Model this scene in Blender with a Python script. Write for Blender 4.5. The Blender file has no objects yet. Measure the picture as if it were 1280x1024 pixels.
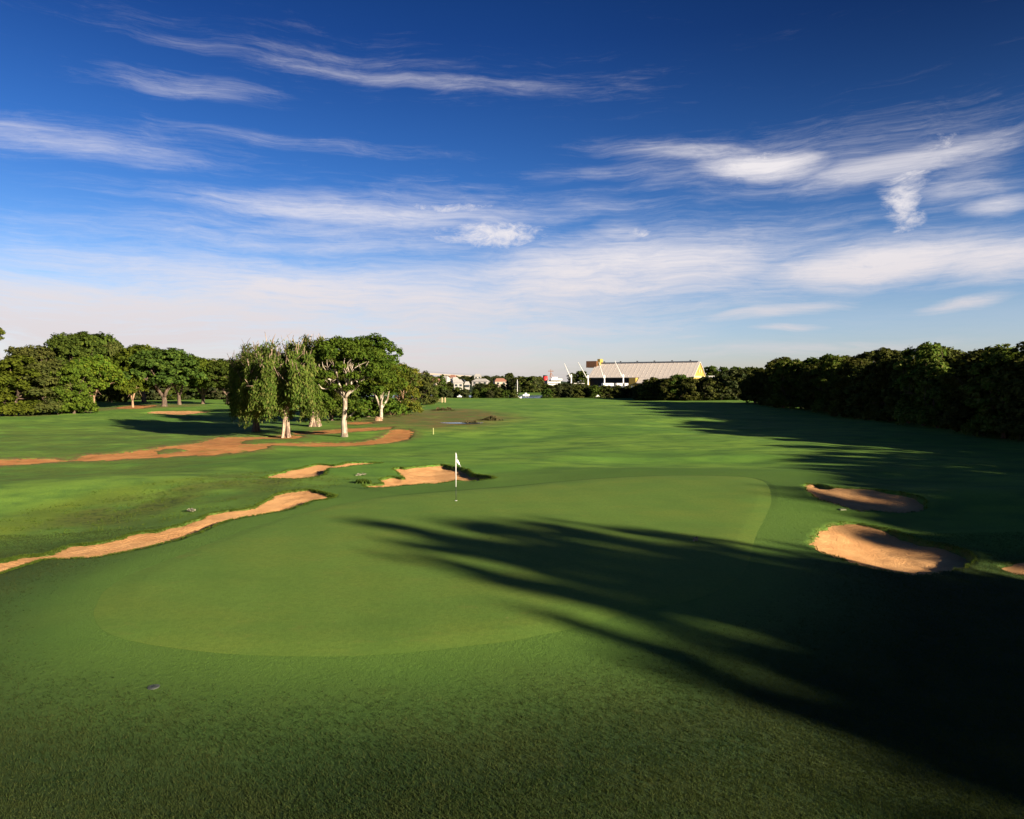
import bpy, math, random
import numpy as np
sc = bpy.context.scene
col = sc.collection
R = math.radians
# ------------------------------------------------------------------ camera numbers
H = 5.5
F = 853.33
TH = math.atan((512 - 477) / F)
EXPO = 1.6
SUN_EL, SUN_AZ = 15.0, 128.0           # azimuth measured clockwise from +Y (the view direction)
sun2 = np.array([math.sin(R(SUN_AZ)), math.cos(R(SUN_AZ))])
cT, sT = math.cos(TH), math.sin(TH)

def px_ray(px, py):
    a, b = px - 640.0, 512.0 - py
    return np.array([a, F * cT + b * sT, -F * sT + b * cT])

def at_z(px, py, z=0.0):
    d = px_ray(px, py); t = (z - H) / d[2]
    return np.array([d[0] * t, d[1] * t])

def at_y(px, py, y):
    d = px_ray(px, py); t = y / d[1]
    return np.array([d[0] * t, y, H + d[2] * t])

# ------------------------------------------------------------------ noise
def _hash(ix, iy, seed):
    h = (ix.astype(np.int64) * 374761393 + iy.astype(np.int64) * 668265263 + seed * 1442695041) & 0xffffffff
    h = ((h ^ (h >> 13)) * 1274126177) & 0xffffffff
    h = h ^ (h >> 16)
    return (h & 0xffffff) / float(0xffffff) * 2 - 1

def vnoise(x, y, seed=0):
    x = np.asarray(x, float); y = np.asarray(y, float)
    ix = np.floor(x); iy = np.floor(y); fx = x - ix; fy = y - iy
    fx = fx * fx * fx * (fx * (fx * 6 - 15) + 10); fy = fy * fy * fy * (fy * (fy * 6 - 15) + 10)
    a = _hash(ix, iy, seed); b = _hash(ix + 1, iy, seed); c = _hash(ix, iy + 1, seed); d = _hash(ix + 1, iy + 1, seed)
    return (a * (1 - fx) + b * fx) * (1 - fy) + (c * (1 - fx) + d * fx) * fy

def sstep(a, b, x):
    t = np.clip((x - a) / (b - a), 0, 1); return t * t * (3 - 2 * t)

# ------------------------------------------------------------------ outlines
def smooth_poly(p, k=6):
    p = np.asarray(p, float); n = len(p); out = []
    for i in range(n):
        p0, p1, p2, p3 = p[i - 1], p[i], p[(i + 1) % n], p[(i + 2) % n]
        for j in range(k):
            t = j / k
            out.append(0.5 * ((2 * p1) + (-p0 + p2) * t + (2 * p0 - 5 * p1 + 4 * p2 - p3) * t * t + (-p0 + 3 * p1 - 3 * p2 + p3) * t ** 3))
    return np.array(out)

def sdf(poly, x, y, reach=1e9):
    """signed distance (negative inside) to a closed polygon, only worked out near it"""
    x = np.asarray(x, float); y = np.asarray(y, float)
    out = np.full(x.shape, 1e3)
    lo = poly.min(0) - reach; hi = poly.max(0) + reach
    m = (x > lo[0]) & (x < hi[0]) & (y > lo[1]) & (y < hi[1])
    if not m.any(): return out
    X = x[m]; Y = y[m]; best = np.full(X.shape, 1e12); ins = np.zeros(X.shape, bool)
    n = len(poly)
    for i in range(n):
        ax, ay = poly[i]; bx, by = poly[(i + 1) % n]
        dx, dy = bx - ax, by - ay; L = dx * dx + dy * dy + 1e-12
        t = np.clip(((X - ax) * dx + (Y - ay) * dy) / L, 0, 1)
        d = (X - ax - t * dx) ** 2 + (Y - ay - t * dy) ** 2
        np.minimum(best, d, out=best)
        if ay != by:
            c = ((ay > Y) != (by > Y)) & (X < (bx - ax) * (Y - ay) / (by - ay) + ax)
            ins ^= c
    d = np.sqrt(best); d[ins] *= -1
    out[m] = d
    return out

GREEN_PX = [(117,770),(122,755),(131,740),(160,720),(200,702),(270,672),(350,646),(400,634),(440,626),(499,619),(570,613),(640,607.5),(700,602),(760,598),(840,595.5),(920,597),(950,602),(963,612),(965,625),(955,648),(942,680),(932,712),(905,735),(860,752),(790,766),(715,785),(640,800),(590,806),(530,813),(450,819),(380,820),(300,818),(230,812),(170,803),(130,790)]
GZ = 0.45
green_poly = smooth_poly([at_z(a, b, GZ) for a, b in GREEN_PX], 4)

def gsd_f(x, y): return sdf(green_poly, x, y, 14.0)

def h_base(x, y, gs=None):
    x = np.asarray(x, float); y = np.asarray(y, float)
    if gs is None: gs = gsd_f(x, y)
    calm = sstep(-0.5, 5, gs)
    near = np.exp(-np.maximum(0, np.abs(y - 50) - 60) / 60.0)
    z = 0.24 * vnoise(x / 13.0 + 3.1, y / 11.0 + 7.7, 3) * (0.35 + 0.65 * calm)
    z += (0.078 * vnoise(x / 4.3, y / 3.7, 5) + 0.018 * vnoise(x / 1.6, y / 1.5, 8)) * calm * near
    z += 0.28 * vnoise(x / 34.0 + 9.2, y / 26.0 + 1.7, 11) * calm
    z += GZ * (1 - sstep(-1.5, 8.5, gs))
    # small ridges: behind the green, and the mounds left of it
    z += 0.30 * np.exp(-((y - (47.5 + 0.10 * x)) / 1.6) ** 2) * sstep(-2, 6, x) * (1 - sstep(14, 22, x)) * calm
    z += 0.35 * np.exp(-(((x + 13.5) / 6.0) ** 2 + ((y - 46) / 4.5) ** 2))
    z += 0.45 * np.exp(-(((x + 21) / 7.0) ** 2 + ((y - 34) / 3.5) ** 2))
    z += 0.5 * np.exp(-(((x - 20) / 7.0) ** 2 + ((y - 30) / 3.0) ** 2))
    z -= 0.25 * np.exp(-(((x + 34) / 9.0) ** 2 + ((y - 37) / 5.0) ** 2))
    # a levelled field far out, then the river and the rise on its other side
    z -= 0.0 * x
    bank = 236 + 6 * vnoise(x / 40.0, 0.5 + 0 * x, 21)
    riv = sstep(0, 7, y - bank) * (1 - sstep(0, 12, y - bank - 92))
    hill = sstep(330, 900, y) * (6 + 3 * vnoise(x / 160.0, y / 140.0, 31)) * (0.35 + 0.65 * (1 - sstep(20, 130, x)))
    z = z * (1 - sstep(200, 236, y) * 0.8) - 2.6 * riv + hill * (y > 330)
    return z

def to_ground(px, py):
    p = at_z(px, py, 0.0)
    for _ in range(12):
        z = float(h_base(np.array([p[0]]), np.array([p[1]]))[0])
        q = at_z(px, py, min(z, H - 2)); p = p * 0.4 + q * 0.6
    return p

BUNKERS = {
 'long': ([(-70,742),(-60,718),(-20,707),(0,702),(20,699),(27,697),(37,695),(60,693),(90,682.5),(116,680),(146,674),(172,666.5),(202,663),(240,652),(266,642),(284,639),(312,636),(331,626.5),(350,617),(365,614),(387,612.5),(399,614.5),(412,618),(417,622),(402,626),(387,628.5),(361,638),(316,646),(284,652),(271,656.5),(245,668),(200,682),(169,689),(131,696.5),(75,699.5),(50,702),(32,708),(9,716),(-20,725)], .60,
   'long winding sand bunker along the left side of the putting green'),
 'small': ([(329,597.5),(351,591),(360,588),(375,586),(385,583),(397.5,580.5),(412.5,581.5),(420,582),(430,579),(445,578),(475,579),(464,580.8),(432,584),(410,587),(407,592.5),(400,596),(376,599),(351,599)], .7,
   'small pointed sand bunker between the white limbed tree and the long winding bunker'),
 'flag': ([(456,607),(479,605),(475,600),(488,596),(506,598),(502,593.5),(492,587),(499,585),(512,585),(534,582.5),(552.5,581),(568,584),(582,587),(588,592),(598,594),(612,596),(617,599),(599,602),(570,602),(552,605),(518,607),(487,610),(463,610)], .95,
   'ragged edged sand bunker directly behind the white flagstick'),
 'far_right': ([(1007,606.5),(1017.5,605),(1041,609),(1085,611),(1125,616),(1153,623),(1158,632),(1144,640),(1102,640),(1074,639),(1050,632),(1027,625),(1015,619)], .6,
   'half shaded sand bunker right of the green, the farther of the two there'),
 'near_right': ([(1013,674),(1027,663),(1045.6,654),(1074,655),(1102,660),(1120,665),(1156,677),(1191,684),(1214,692),(1214,706),(1191,714),(1144,719),(1085.5,710),(1050,698),(1022,688)], .75,
   'large sunlit orange sand bunker right of the green, the nearer of the two there'),
 'edge': ([(1252,709),(1275,704),(1320,704),(1330,716),(1290,720),(1262,716)], .4,
   'sand bunker in deep shade at the right edge of the picture'),
 'belt': ([(184,516.2),(205,513.8),(245,513.8),(266,514.8),(245,517),(210,518)], .5,
   'thin distant sand bunker on the lawn in front of the left trees'),
}
DIRT = {
 'a': [(97,572),(110,568),(150,566),(180,562),(212,557),(240,554),(262,549),(290,546.5),(325,546),(356,544),(377,544.5),(372,547.5),(330,548.5),(308,550.5),(302,554),(317,554.7),(336,554),(380,553),(420,553),(447.5,552.5),(469,549),(482.5,542.7),(491,537),(513,538),(514,546),(500,551.4),(458,556),(404,558),(370,557.5),(339,556.5),(330,561),(305,565),(258,569),(180,572.6),(140,575),(100,576.5)],
 'b': [(372,540.5),(415,537),(450,535),(482,533.7),(492,534.7),(478,537),(425,541),(373,543)],
 'c': [(432,528.2),(450,527.2),(466,527.8),(462,529.8),(434,530)],
 'd': [(-70,578),(0,574),(50,573),(82,574.5),(100,575.5),(80,577),(40,579.5),(0,582),(-70,588)],
 'e': [(145,509.5),(165,507),(195,506.5),(180,509.5),(160,511)],
}
ISLAND = [(193,565.5),(203,561.5),(220,560.5),(232,562),(222,565),(203,567)]
bunk = {k: dict(poly=smooth_poly([to_ground(a, b) for a, b in v[0]], 5), dep=v[1], label=v[2]) for k, v in BUNKERS.items()}
dirt = {k: smooth_poly([to_ground(a, b) for a, b in v], 5) for k, v in DIRT.items()}
island = smooth_poly([to_ground(a, b) for a, b in ISLAND], 5)

def warp(x, y, amp):
    wx = x + amp * (vnoise(x * 2.3, y * 2.3, 41) + 0.6 * vnoise(x * 6.1, y * 6.1, 43))
    wy = y + amp * (vnoise(x * 2.3 + 50, y * 2.3, 42) + 0.6 * vnoise(x * 6.1 + 50, y * 6.1, 44))
    return wx, wy

def bsd(k, x, y, reach=6.0):
    wx, wy = warp(x, y, 0.10 if k != 'belt' else .3)
    return sdf(bunk[k]['poly'], wx, wy, reach)

def dsd(k, x, y, reach=5.0):
    wx, wy = warp(x, y, 0.32)
    s = sdf(dirt[k], wx, wy, reach)
    if k == 'a':
        s = np.maximum(s, -sdf(island, wx, wy, 9.0) if True else s)
    return s

def facing(k, x, y):
    e = 0.25
    p = bunk[k]['poly']
    gx = sdf(p, x + e, y, 8) - sdf(p, x - e, y, 8); gy = sdf(p, x, y + e, 8) - sdf(p, x, y - e, 8)
    n = np.sqrt(gx * gx + gy * gy) + 1e-9
    return np.clip((gx * sun2[0] + gy * sun2[1]) / n, -1, 1)

def lip_raise(k, s, f): return (0.03 + 0.05 * np.clip(f, 0, 1)) * np.exp(-np.clip(s, 0, 9) / 1.1) * bunk[k]['dep'] * (s < 6)

def h_ground(x, y, gs):
    z = h_base(x, y, gs)
    for k in bunk:
        s = bsd(k, x, y)
        m = s < 6
        if not m.any(): continue
        f = facing(k, x[m], y[m]); sm = s[m]
        z[m] += lip_raise(k, sm, f)
        drop = 1.25 * bunk[k]['dep'] + 0.35
        z[m] -= drop * sstep(0.04, -0.45, sm) if k != 'belt' else drop * sstep(0.1, -0.9, sm)
    for k in dirt:
        s = dsd(k, x, y)
        z -= 0.30 * sstep(0.15, -0.75, s)
    return z

def h_sand(k, x, y):
    s = bsd(k, x, y); f = facing(k, x, y)
    ins = np.clip(-s, 0, 9); d = bunk[k]['dep']
    z = h_base(x, y) + lip_raise(k, s, f)
    z -= d * (0.10 + 0.32 * np.clip(f, 0, 1) ** .8 * np.exp(-ins / 0.9))
    z -= d * 0.42 * (1 - np.exp(-ins / 1.0)) * (1 - 0.55 * np.exp(-ins / 2.0))
    z += 0.020 * vnoise(x * 2.0, y * 2.0, 61) + 0.012 * vnoise(x * 5.0, y * 5.0, 62)
    return z, s

# ------------------------------------------------------------------ mesh helpers
def fast_mesh(name, V, Fc, mats=(), mat_idx=None, smooth=False):
    """V (n,3), Fc (m,k) with every face of k corners"""
    V = np.ascontiguousarray(V, np.float32); Fc = np.ascontiguousarray(Fc, np.int32)
    me = bpy.data.meshes.new(name)
    me.vertices.add(len(V)); me.vertices.foreach_set('co', V.ravel())
    k = Fc.shape[1]
    me.loops.add(Fc.size); me.loops.foreach_set('vertex_index', Fc.ravel())
    me.polygons.add(len(Fc))
    me.polygons.foreach_set('loop_start', np.arange(0, Fc.size, k, dtype=np.int32))
    if mat_idx is not None: me.polygons.foreach_set('material_index', np.ascontiguousarray(mat_idx, np.int32))
    if smooth: me.polygons.foreach_set('use_smooth', np.ones(len(Fc), bool))
    me.update(calc_edges=True); me.validate()
    for m in mats: me.materials.append(m)
    return me

def link(name, me, parent=None, loc=None, rotz=0, scale=None):
    o = bpy.data.objects.new(name, me); col.objects.link(o)
    if parent: o.parent = parent
    if loc is not None: o.location = loc
    if rotz: o.rotation_euler = (0, 0, rotz)
    if scale is not None: o.scale = scale if hasattr(scale, '__len__') else (scale,) * 3
    return o

def tag(o, label=None, cat=None, group=None, kind=None):
    if label: o['label'] = label
    if cat: o['category'] = cat
    if group: o['group'] = group
    if kind: o['kind'] = kind
    return o

class MB:
    def __init__(s): s.v = []; s.f = []; s.m = []
    def add(s, vs, fs, mi=0):
        b = len(s.v); s.v += [tuple(map(float, p)) for p in vs]
        for q in fs: s.f.append(tuple(b + i for i in q)); s.m.append(mi)
    def box(s, c, size, rz=0, mi=0, taper=1.0):
        a, b, h = size[0] / 2, size[1] / 2, size[2] / 2; co, si = math.cos(rz), math.sin(rz); vs = []
        for z, t in ((-h, 1), (h, taper)):
            for x, y in ((-a, -b), (a, -b), (a, b), (-a, b)):
                x *= t; y *= t
                vs.append((c[0] + x * co - y * si, c[1] + x * si + y * co, c[2] + z))
        s.add(vs, [(0, 3, 2, 1), (4, 5, 6, 7), (0, 1, 5, 4), (1, 2, 6, 5), (2, 3, 7, 6), (3, 0, 4, 7)], mi)
    def tube(s, pts, rad, seg=8, mi=0, cap=True):
        pts = [np.array(p, float) for p in pts]; n = len(pts)
        if not hasattr(rad, '__len__'): rad = [rad] * n
        vs = []; up = np.array([0.3, 0.2, 0.93])
        for i, p in enumerate(pts):
            t = pts[min(i + 1, n - 1)] - pts[max(i - 1, 0)]; t /= np.linalg.norm(t) + 1e-9
            a = np.cross(t, up if abs(t @ up) < .95 else np.array([1., 0, 0])); a /= np.linalg.norm(a); b = np.cross(t, a)
            for j in range(seg):
                w = 2 * math.pi * j / seg; vs.append(p + rad[i] * (math.cos(w) * a + math.sin(w) * b))
        fs = [(i * seg + j, i * seg + (j + 1) % seg, (i + 1) * seg + (j + 1) % seg, (i + 1) * seg + j) for i in range(n - 1) for j in range(seg)]
        if cap: fs += [tuple(range(seg - 1, -1, -1)), tuple((n - 1) * seg + j for j in range(seg))]
        s.add(vs, fs, mi)
    def mesh(s, name, mats, smooth=False):
        me = bpy.data.meshes.new(name); me.from_pydata(s.v, [], s.f); me.update()
        for m in (mats if isinstance(mats, (list, tuple)) else [mats]): me.materials.append(m)
        me.polygons.foreach_set('material_index', s.m)
        if smooth: me.polygons.foreach_set('use_smooth', [True] * len(me.polygons))
        return me
    def build(s, name, mats, parent=None, smooth=False, **k): return link(name, s.mesh(name, mats, smooth), parent, **k)

# ------------------------------------------------------------------ materials
class NT:
    def __init__(s, name):
        s.mat = bpy.data.materials.new(name); s.mat.use_nodes = True
        s.t = s.mat.node_tree; s.t.nodes.clear(); s.out = s.t.nodes.new('ShaderNodeOutputMaterial')
    def n(s, typ, **k):
        nd = s.t.nodes.new(typ)
        for a, b in k.items():
            if a.startswith('i_'): nd.inputs[a[2:].replace('_', ' ')].default_value = b
            else: setattr(nd, a, b)
        return nd
    def l(s, a, b): s.t.links.new(a, b)
    def val(s, x, sock):
        if hasattr(x, 'links') or hasattr(x, 'is_linked'): s.l(x, sock)
        else: sock.default_value = x
    def math(s, op, a, b=0.0, c=None, clamp=False):
        nd = s.n('ShaderNodeMath', operation=op, use_clamp=clamp); s.val(a, nd.inputs[0]); s.val(b, nd.inputs[1])
        if c is not None: s.val(c, nd.inputs[2])
        return nd.outputs[0]
    def mix(s, f, a, b, blend='MIX'):
        nd = s.n('ShaderNodeMix', data_type='RGBA', blend_type=blend)
        s.val(f, nd.inputs[0])
        for x, k in ((a, 6), (b, 7)):
            if isinstance(x, tuple): nd.inputs[k].default_value = (*x, 1)
            else: s.l(x, nd.inputs[k])
        return nd.outputs[2]
    def noise(s, vec, scale, detail=4, rough=.55, dist=0.0):
        nd = s.n('ShaderNodeTexNoise'); nd.inputs['Scale'].default_value = scale; nd.inputs['Detail'].default_value = detail
        nd.inputs['Roughness'].default_value = rough; nd.inputs['Distortion'].default_value = dist
        if vec is not None: s.l(vec, nd.inputs['Vector'])
        return nd.outputs[0]
    def ramp(s, x, a, b):           # smooth 0..1 between a and b
        nd = s.n('ShaderNodeMapRange', interpolation_type='SMOOTHSTEP'); s.val(x, nd.inputs[0])
        nd.inputs[1].default_value = a; nd.inputs[2].default_value = b; return nd.outputs[0]
    def scalev(s, vec, sx, sy, sz, rz=0):
        nd = s.n('ShaderNodeMapping'); nd.inputs['Scale'].default_value = (sx, sy, sz); nd.inputs['Rotation'].default_value = (0, 0, rz)
        s.l(vec, nd.inputs['Vector']); return nd.outputs[0]
    def attr(s, name): return s.n('ShaderNodeAttribute', attribute_name=name).outputs['Fac']
    def pos(s): return s.n('ShaderNodeNewGeometry').outputs['Position']
    def obj(s): return s.n('ShaderNodeTexCoord').outputs['Object']

def simple(name, c, rough=.7, var=.12, scale=3.0, metallic=0.0, bump=0.0, streak=None):
    m = NT(name); v = m.obj()
    if streak: v = m.scalev(v, *streak)
    nz = m.noise(v, scale, 5)
    cc = m.mix(m.ramp(nz, .3, .7), tuple(x * (1 - var) for x in c), tuple(min(1, x * (1 + var)) for x in c))
    b = m.n('ShaderNodeBsdfPrincipled'); m.l(cc, b.inputs['Base Color']); b.inputs['Roughness'].default_value = rough; b.inputs['Metallic'].default_value = metallic
    if bump:
        bp = m.n('ShaderNodeBump'); bp.inputs['Strength'].default_value = bump; bp.inputs['Distance'].default_value = .05; m.l(nz, bp.inputs['Height']); m.l(bp.outputs[0], b.inputs['Normal'])
    m.l(b.outputs[0], m.out.inputs[0]); return m.mat

def turf(name, green=False):
    m = NT(name); p = m.pos()
    sp = m.scalev(p, .55, 1.0, 1.0, R(8))
    big = m.noise(sp, .11, 3); mid = m.noise(sp, .6, 5, .6); fine = m.noise(p, 9, 5, .7); grain = m.noise(p, 38, 3, .8)
    if green:
        base = m.mix(m.ramp(big, .35, .65), (.132, .220, .036), (.100, .190, .032))
        base = m.mix(m.ramp(mid, .35, .75), base, (.155, .215, .034))
        stripes = m.n('ShaderNodeTexWave', wave_type='BANDS', bands_direction='X'); stripes.inputs['Scale'].default_value = .16; stripes.inputs['Distortion'].default_value = .8
        m.l(m.scalev(p, 1, .55, 1, R(-25)), stripes.inputs['Vector'])
        base = m.mix(m.math('MULTIPLY', stripes.outputs[1], .16), base, (.085, .155, .020))
        base = m.mix(m.math('MULTIPLY', m.ramp(fine, .42, .62), .35), base, (.070, .125, .018))
        base = m.mix(m.math('MULTIPLY', m.ramp(grain, .35, .65), .4), base, (.060, .115, .016))
        base = m.mix(m.math('MULTIPLY', m.ramp(m.noise(sp, 1.7, 6, .7), .56, .72), .4), base, (.15, .17, .035))
        base = m.mix(m.math('MULTIPLY', m.ramp(m.noise(p, 5.5, 2, .5), .73, .77), .45), base, (.19, .19, .06))
        base = m.mix(m.math('MULTIPLY', m.ramp(m.noise(m.scalev(p, 1, 1.6, 1, R(35)), .42, 5, .65), .50, .70), .4), base, (.078, .145, .024))
        bs, bd = .35, .015
    else:
        gs, lime, brown, fg = m.attr('gsd'), m.attr('lime'), m.attr('brown'), m.attr('rough')
        fair = m.mix(m.ramp(big, .38, .62), (.118, .245, .032), (.190, .325, .042))
        fair = m.mix(m.math('MULTIPLY', m.ramp(mid, .40, .66), .8), fair, (.074, .165, .028))
        # longer, tussocky grass
        tus = m.noise(m.scalev(p, 1, 1, 1), 3.2, 6, .75, .4)
        rg = m.mix(m.ramp(mid, .35, .65), (.100, .140, .022), (.145, .165, .028))
        rg = m.mix(m.ramp(tus, .50, .60), rg, (.045, .066, .013))
        fair = m.mix(m.math('MULTIPLY', fg, m.ramp(m.noise(p, .35, 3), .3, .6)), fair, rg)
        fair = m.mix(lime, fair, m.mix(m.ramp(mid, .3, .7), (.19, .25, .02), (.14, .21, .022)))
        bl = m.mix(m.ramp(mid, .38, .6), (.22, .15, .05), (.12, .15, .035))
        fair = m.mix(m.math('MULTIPLY', brown, m.ramp(m.noise(sp, .45, 4, .65), .28, .50)), fair, bl)
        # first-cut apron round the putting surface, then the darker surround
        ap = m.mix(m.ramp(mid, .35, .7), (.060, .128, .022), (.090, .158, .024))
        fair = m.mix(m.math('MULTIPLY', m.ramp(gs, 9, 1), .7), fair, ap)
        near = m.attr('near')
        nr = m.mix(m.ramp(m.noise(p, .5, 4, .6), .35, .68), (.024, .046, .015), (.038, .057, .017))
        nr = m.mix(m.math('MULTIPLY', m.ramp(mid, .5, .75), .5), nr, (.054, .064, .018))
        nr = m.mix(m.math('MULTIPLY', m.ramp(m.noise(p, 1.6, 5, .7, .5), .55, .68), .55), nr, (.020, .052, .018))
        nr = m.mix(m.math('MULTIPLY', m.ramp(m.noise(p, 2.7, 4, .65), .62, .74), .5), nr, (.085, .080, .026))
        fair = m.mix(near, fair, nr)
        fair = m.mix(m.math('MULTIPLY', m.ramp(fine, .35, .7), .35), fair, m.mix(.5, fair, (.02, .045, .01)))
        base = m.mix(m.math('MULTIPLY', m.ramp(grain, .4, .7), .55), fair, m.mix(.72, fair, (.010, .022, .006)))
        soft = m.attr('soft')
        gcol = m.mix(m.ramp(big, .35, .65), (.132, .220, .036), (.100, .190, .032))
        wob = m.math('ADD', gs, m.math('MULTIPLY', m.math('SUBTRACT', m.noise(p, 1.1, 4, .6), .5), 1.6))
        base = m.mix(m.math('MULTIPLY', soft, m.math('MULTIPLY', m.ramp(wob, 1.5, -.5), .36)), base, gcol)
        # a mown edge line just outside the green
        rim = m.ramp(gs, .30, .12)
        base = m.mix(m.math('MULTIPLY', m.math('MULTIPLY', rim, .45), m.math('SUBTRACT', 1.0, soft)), base, (.03, .06, .01))
        soil = m.attr('soil')
        base = m.mix(m.math('MULTIPLY', soil, m.ramp(m.noise(p, 2.2, 4, .7), .38, .55)), base, (.13, .085, .035))
        bs, bd = .55, .035
    b = m.n('ShaderNodeBsdfPrincipled'); m.l(base, b.inputs['Base Color']); b.inputs['Roughness'].default_value = .95; b.inputs['Specular IOR Level'].default_value = .12
    bp = m.n('ShaderNodeBump'); bp.inputs['Strength'].default_value = bs; bp.inputs['Distance'].default_value = bd
    hh = m.math('ADD', grain, m.math('MULTIPLY', fine, 1.5)); m.l(hh, bp.inputs['Height']); m.l(bp.outputs[0], b.inputs['Normal'])
    m.l(b.outputs[0], m.out.inputs[0]); return m.mat

def sandmat(name, a, b_, bump=.8, weeds=False):
    m = NT(name); p = m.pos()
    n1 = m.noise(p, .8, 5, .6); n2 = m.noise(p, 14, 5, .7)
    rake = m.n('ShaderNodeTexWave', wave_type='BANDS', bands_direction='Y'); rake.inputs['Scale'].default_value = 2.2; rake.inputs['Distortion'].default_value = 5; rake.inputs['Detail'].default_value = 3
    m.l(m.scalev(p, 1, 1, 1, R(20)), rake.inputs['Vector'])
    c = m.mix(m.ramp(n1, .3, .7), a, b_)
    c = m.mix(m.math('MULTIPLY', m.ramp(n2, .45, .75), .3), c, tuple(x * .6 for x in a))
    if weeds:
        c = m.mix(m.math('MULTIPLY', m.ramp(m.noise(m.scalev(p, .6, 1, 1), .9, 6, .72, .4), .56, .64), .75), c, (.13, .17, .035))
    b = m.n('ShaderNodeBsdfPrincipled'); m.l(c, b.inputs['Base Color']); b.inputs['Roughness'].default_value = .95; b.inputs['Specular IOR Level'].default_value = .1
    bp = m.n('ShaderNodeBump'); bp.inputs['Strength'].default_value = bump; bp.inputs['Distance'].default_value = .07
    m.l(m.math('ADD', m.math('MULTIPLY', rake.outputs[1], .35), n2), bp.inputs['Height']); m.l(bp.outputs[0], b.inputs['Normal'])
    m.l(b.outputs[0], m.out.inputs[0]); return m.mat

def leafmat(name, c1, c2, c3, trans=.35, scale=.5):
    m = NT(name); g = m.n('ShaderNodeNewGeometry'); oi = m.n('ShaderNodeObjectInfo')
    nz = m.noise(m.obj(), scale, 3)
    c = m.mix(m.ramp(nz, .38, .62), c1, c2)
    c = m.mix(m.ramp(g.outputs['Random Per Island'], .55, 1.0), c, c3)
    hs = m.n('ShaderNodeHueSaturation'); m.l(c, hs.inputs['Color'])
    m.l(m.math('ADD', m.math('MULTIPLY', oi.outputs['Random'], .03), .480), hs.inputs['Hue'])
    m.l(m.math('ADD', m.math('MULTIPLY', oi.outputs['Random'], .4), .85), hs.inputs['Value'])
    d = m.n('ShaderNodeBsdfDiffuse'); t = m.n('ShaderNodeBsdfTranslucent'); m.l(hs.outputs[0], d.inputs[0])
    m.l(m.mix(.5, hs.outputs[0], (.12, .16, .01)), t.inputs[0])
    ms = m.n('ShaderNodeMixShader'); ms.inputs[0].default_value = trans; m.l(d.outputs[0], ms.inputs[1]); m.l(t.outputs[0], ms.inputs[2])
    m.l(ms.outputs[0], m.out.inputs[0]); return m.mat

def barkmat(name, a, b_, scale=2.5):
    m = NT(name); v = m.scalev(m.obj(), 1.6, 1.6, .45)
    nz = m.noise(v, scale, 6, .7, .6)
    c = m.mix(m.ramp(nz, .40, .58), a, b_)
    b = m.n('ShaderNodeBsdfPrincipled'); m.l(c, b.inputs['Base Color']); b.inputs['Roughness'].default_value = .9
    bp = m.n('ShaderNodeBump'); bp.inputs['Strength'].default_value = .7; bp.inputs['Distance'].default_value = .06; m.l(nz, bp.inputs['Height']); m.l(bp.outputs[0], b.inputs['Normal'])
    m.l(b.outputs[0], m.out.inputs[0]); return m.mat

M = {}
M['turf'] = turf('fairway_grass'); M['green'] = turf('putting_green_grass', True)
M['sand'] = sandmat('bunker_sand', (.54, .275, .110), (.66, .365, .155))
M['dirt'] = sandmat('bare_red_soil', (.38, .160, .052), (.48, .225, .08), .6, True)
M['l_green'] = leafmat('leaf_green', (.062, .096, .012), (.098, .130, .015), (.044, .068, .010))
M['l_lime'] = leafmat('leaf_lime', (.085, .120, .012), (.060, .100, .012), (.125, .140, .016))
M['l_dark'] = leafmat('leaf_dark', (.032, .056, .011), (.052, .080, .014), (.072, .100, .016), .25)
M['l_olive'] = leafmat('leaf_olive', (.078, .110, .018), (.052, .088, .014), (.130, .130, .036), .3, .7)
M['l_yellow'] = leafmat('leaf_yellow', (.13, .115, .014), (.055, .075, .014), (.10, .12, .018), .35, .6)
M['l_fig'] = leafmat('leaf_fig', (.034, .072, .010), (.056, .100, .013), (.085, .125, .016), .25, .6)
M['l_line'] = leafmat('leaf_tree_line', (.040, .052, .014), (.058, .066, .016), (.075, .080, .02), .2, .35)
M['l_far'] = leafmat('leaf_far', (.032, .044, .018), (.050, .062, .022), (.055, .055, .022), .15, .2)
M['b_pale'] = barkmat('bark_pale', (.40, .29, .20), (.13, .085, .06), 1.8)
M['b_white'] = barkmat('bark_white', (.44, .37, .29), (.15, .11, .075), 1.5)
M['b_brown'] = barkmat('bark_brown', (.13, .085, .055), (.06, .04, .028))
M['b_tan'] = barkmat('bark_tan', (.36, .22, .12), (.18, .11, .07))
M['white'] = simple('white_paint', (.62, .61, .58), .45, .05)
M['wall_white'] = simple('weathered_white_wall', (.34, .32, .29), .85, .2)
M['cream'] = simple('cream_render', (.38, .31, .24), .8)
M['roof_tile'] = simple('roof_tiles', (.26, .12, .08), .8)
M['roof_grey'] = simple('grey_roof_sheet', (.36, .34, .32), .6)
M['glass'] = simple('window_glass', (.03, .04, .05), .12, .1)
M['concrete'] = simple('pale_concrete', (.50, .47, .42), .8)
M['yellow'] = simple('yellow_cladding', (.32, .22, .045), .6, .15)
M['dark'] = simple('dark_opening', (.02, .02, .02), .9)
M['red'] = simple('red_paint', (.50, .03, .03), .5)
M['hull'] = simple('dark_hull_paint', (.04, .05, .07), .5)
M['rust'] = simple('rust_brown', (.22, .10, .05), .9)
M['timber'] = simple('pale_timber', (.42, .31, .17), .85, .2, 8, bump=.4)
M['cable'] = simple('grey_metal', (.25, .26, .28), .4, .1, metallic=.4)
M['black'] = simple('black_paint', (.015, .02, .015), .6)
M['flag'] = simple('white_flag_cloth', (.80, .80, .77), .85, .04)
M['twig'] = simple('dry_twig', (.22, .20, .14), .8, .2, 8)
M['stone'] = simple('grey_stone', (.05, .058, .05), .8, .2, 12, bump=.4)

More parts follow.
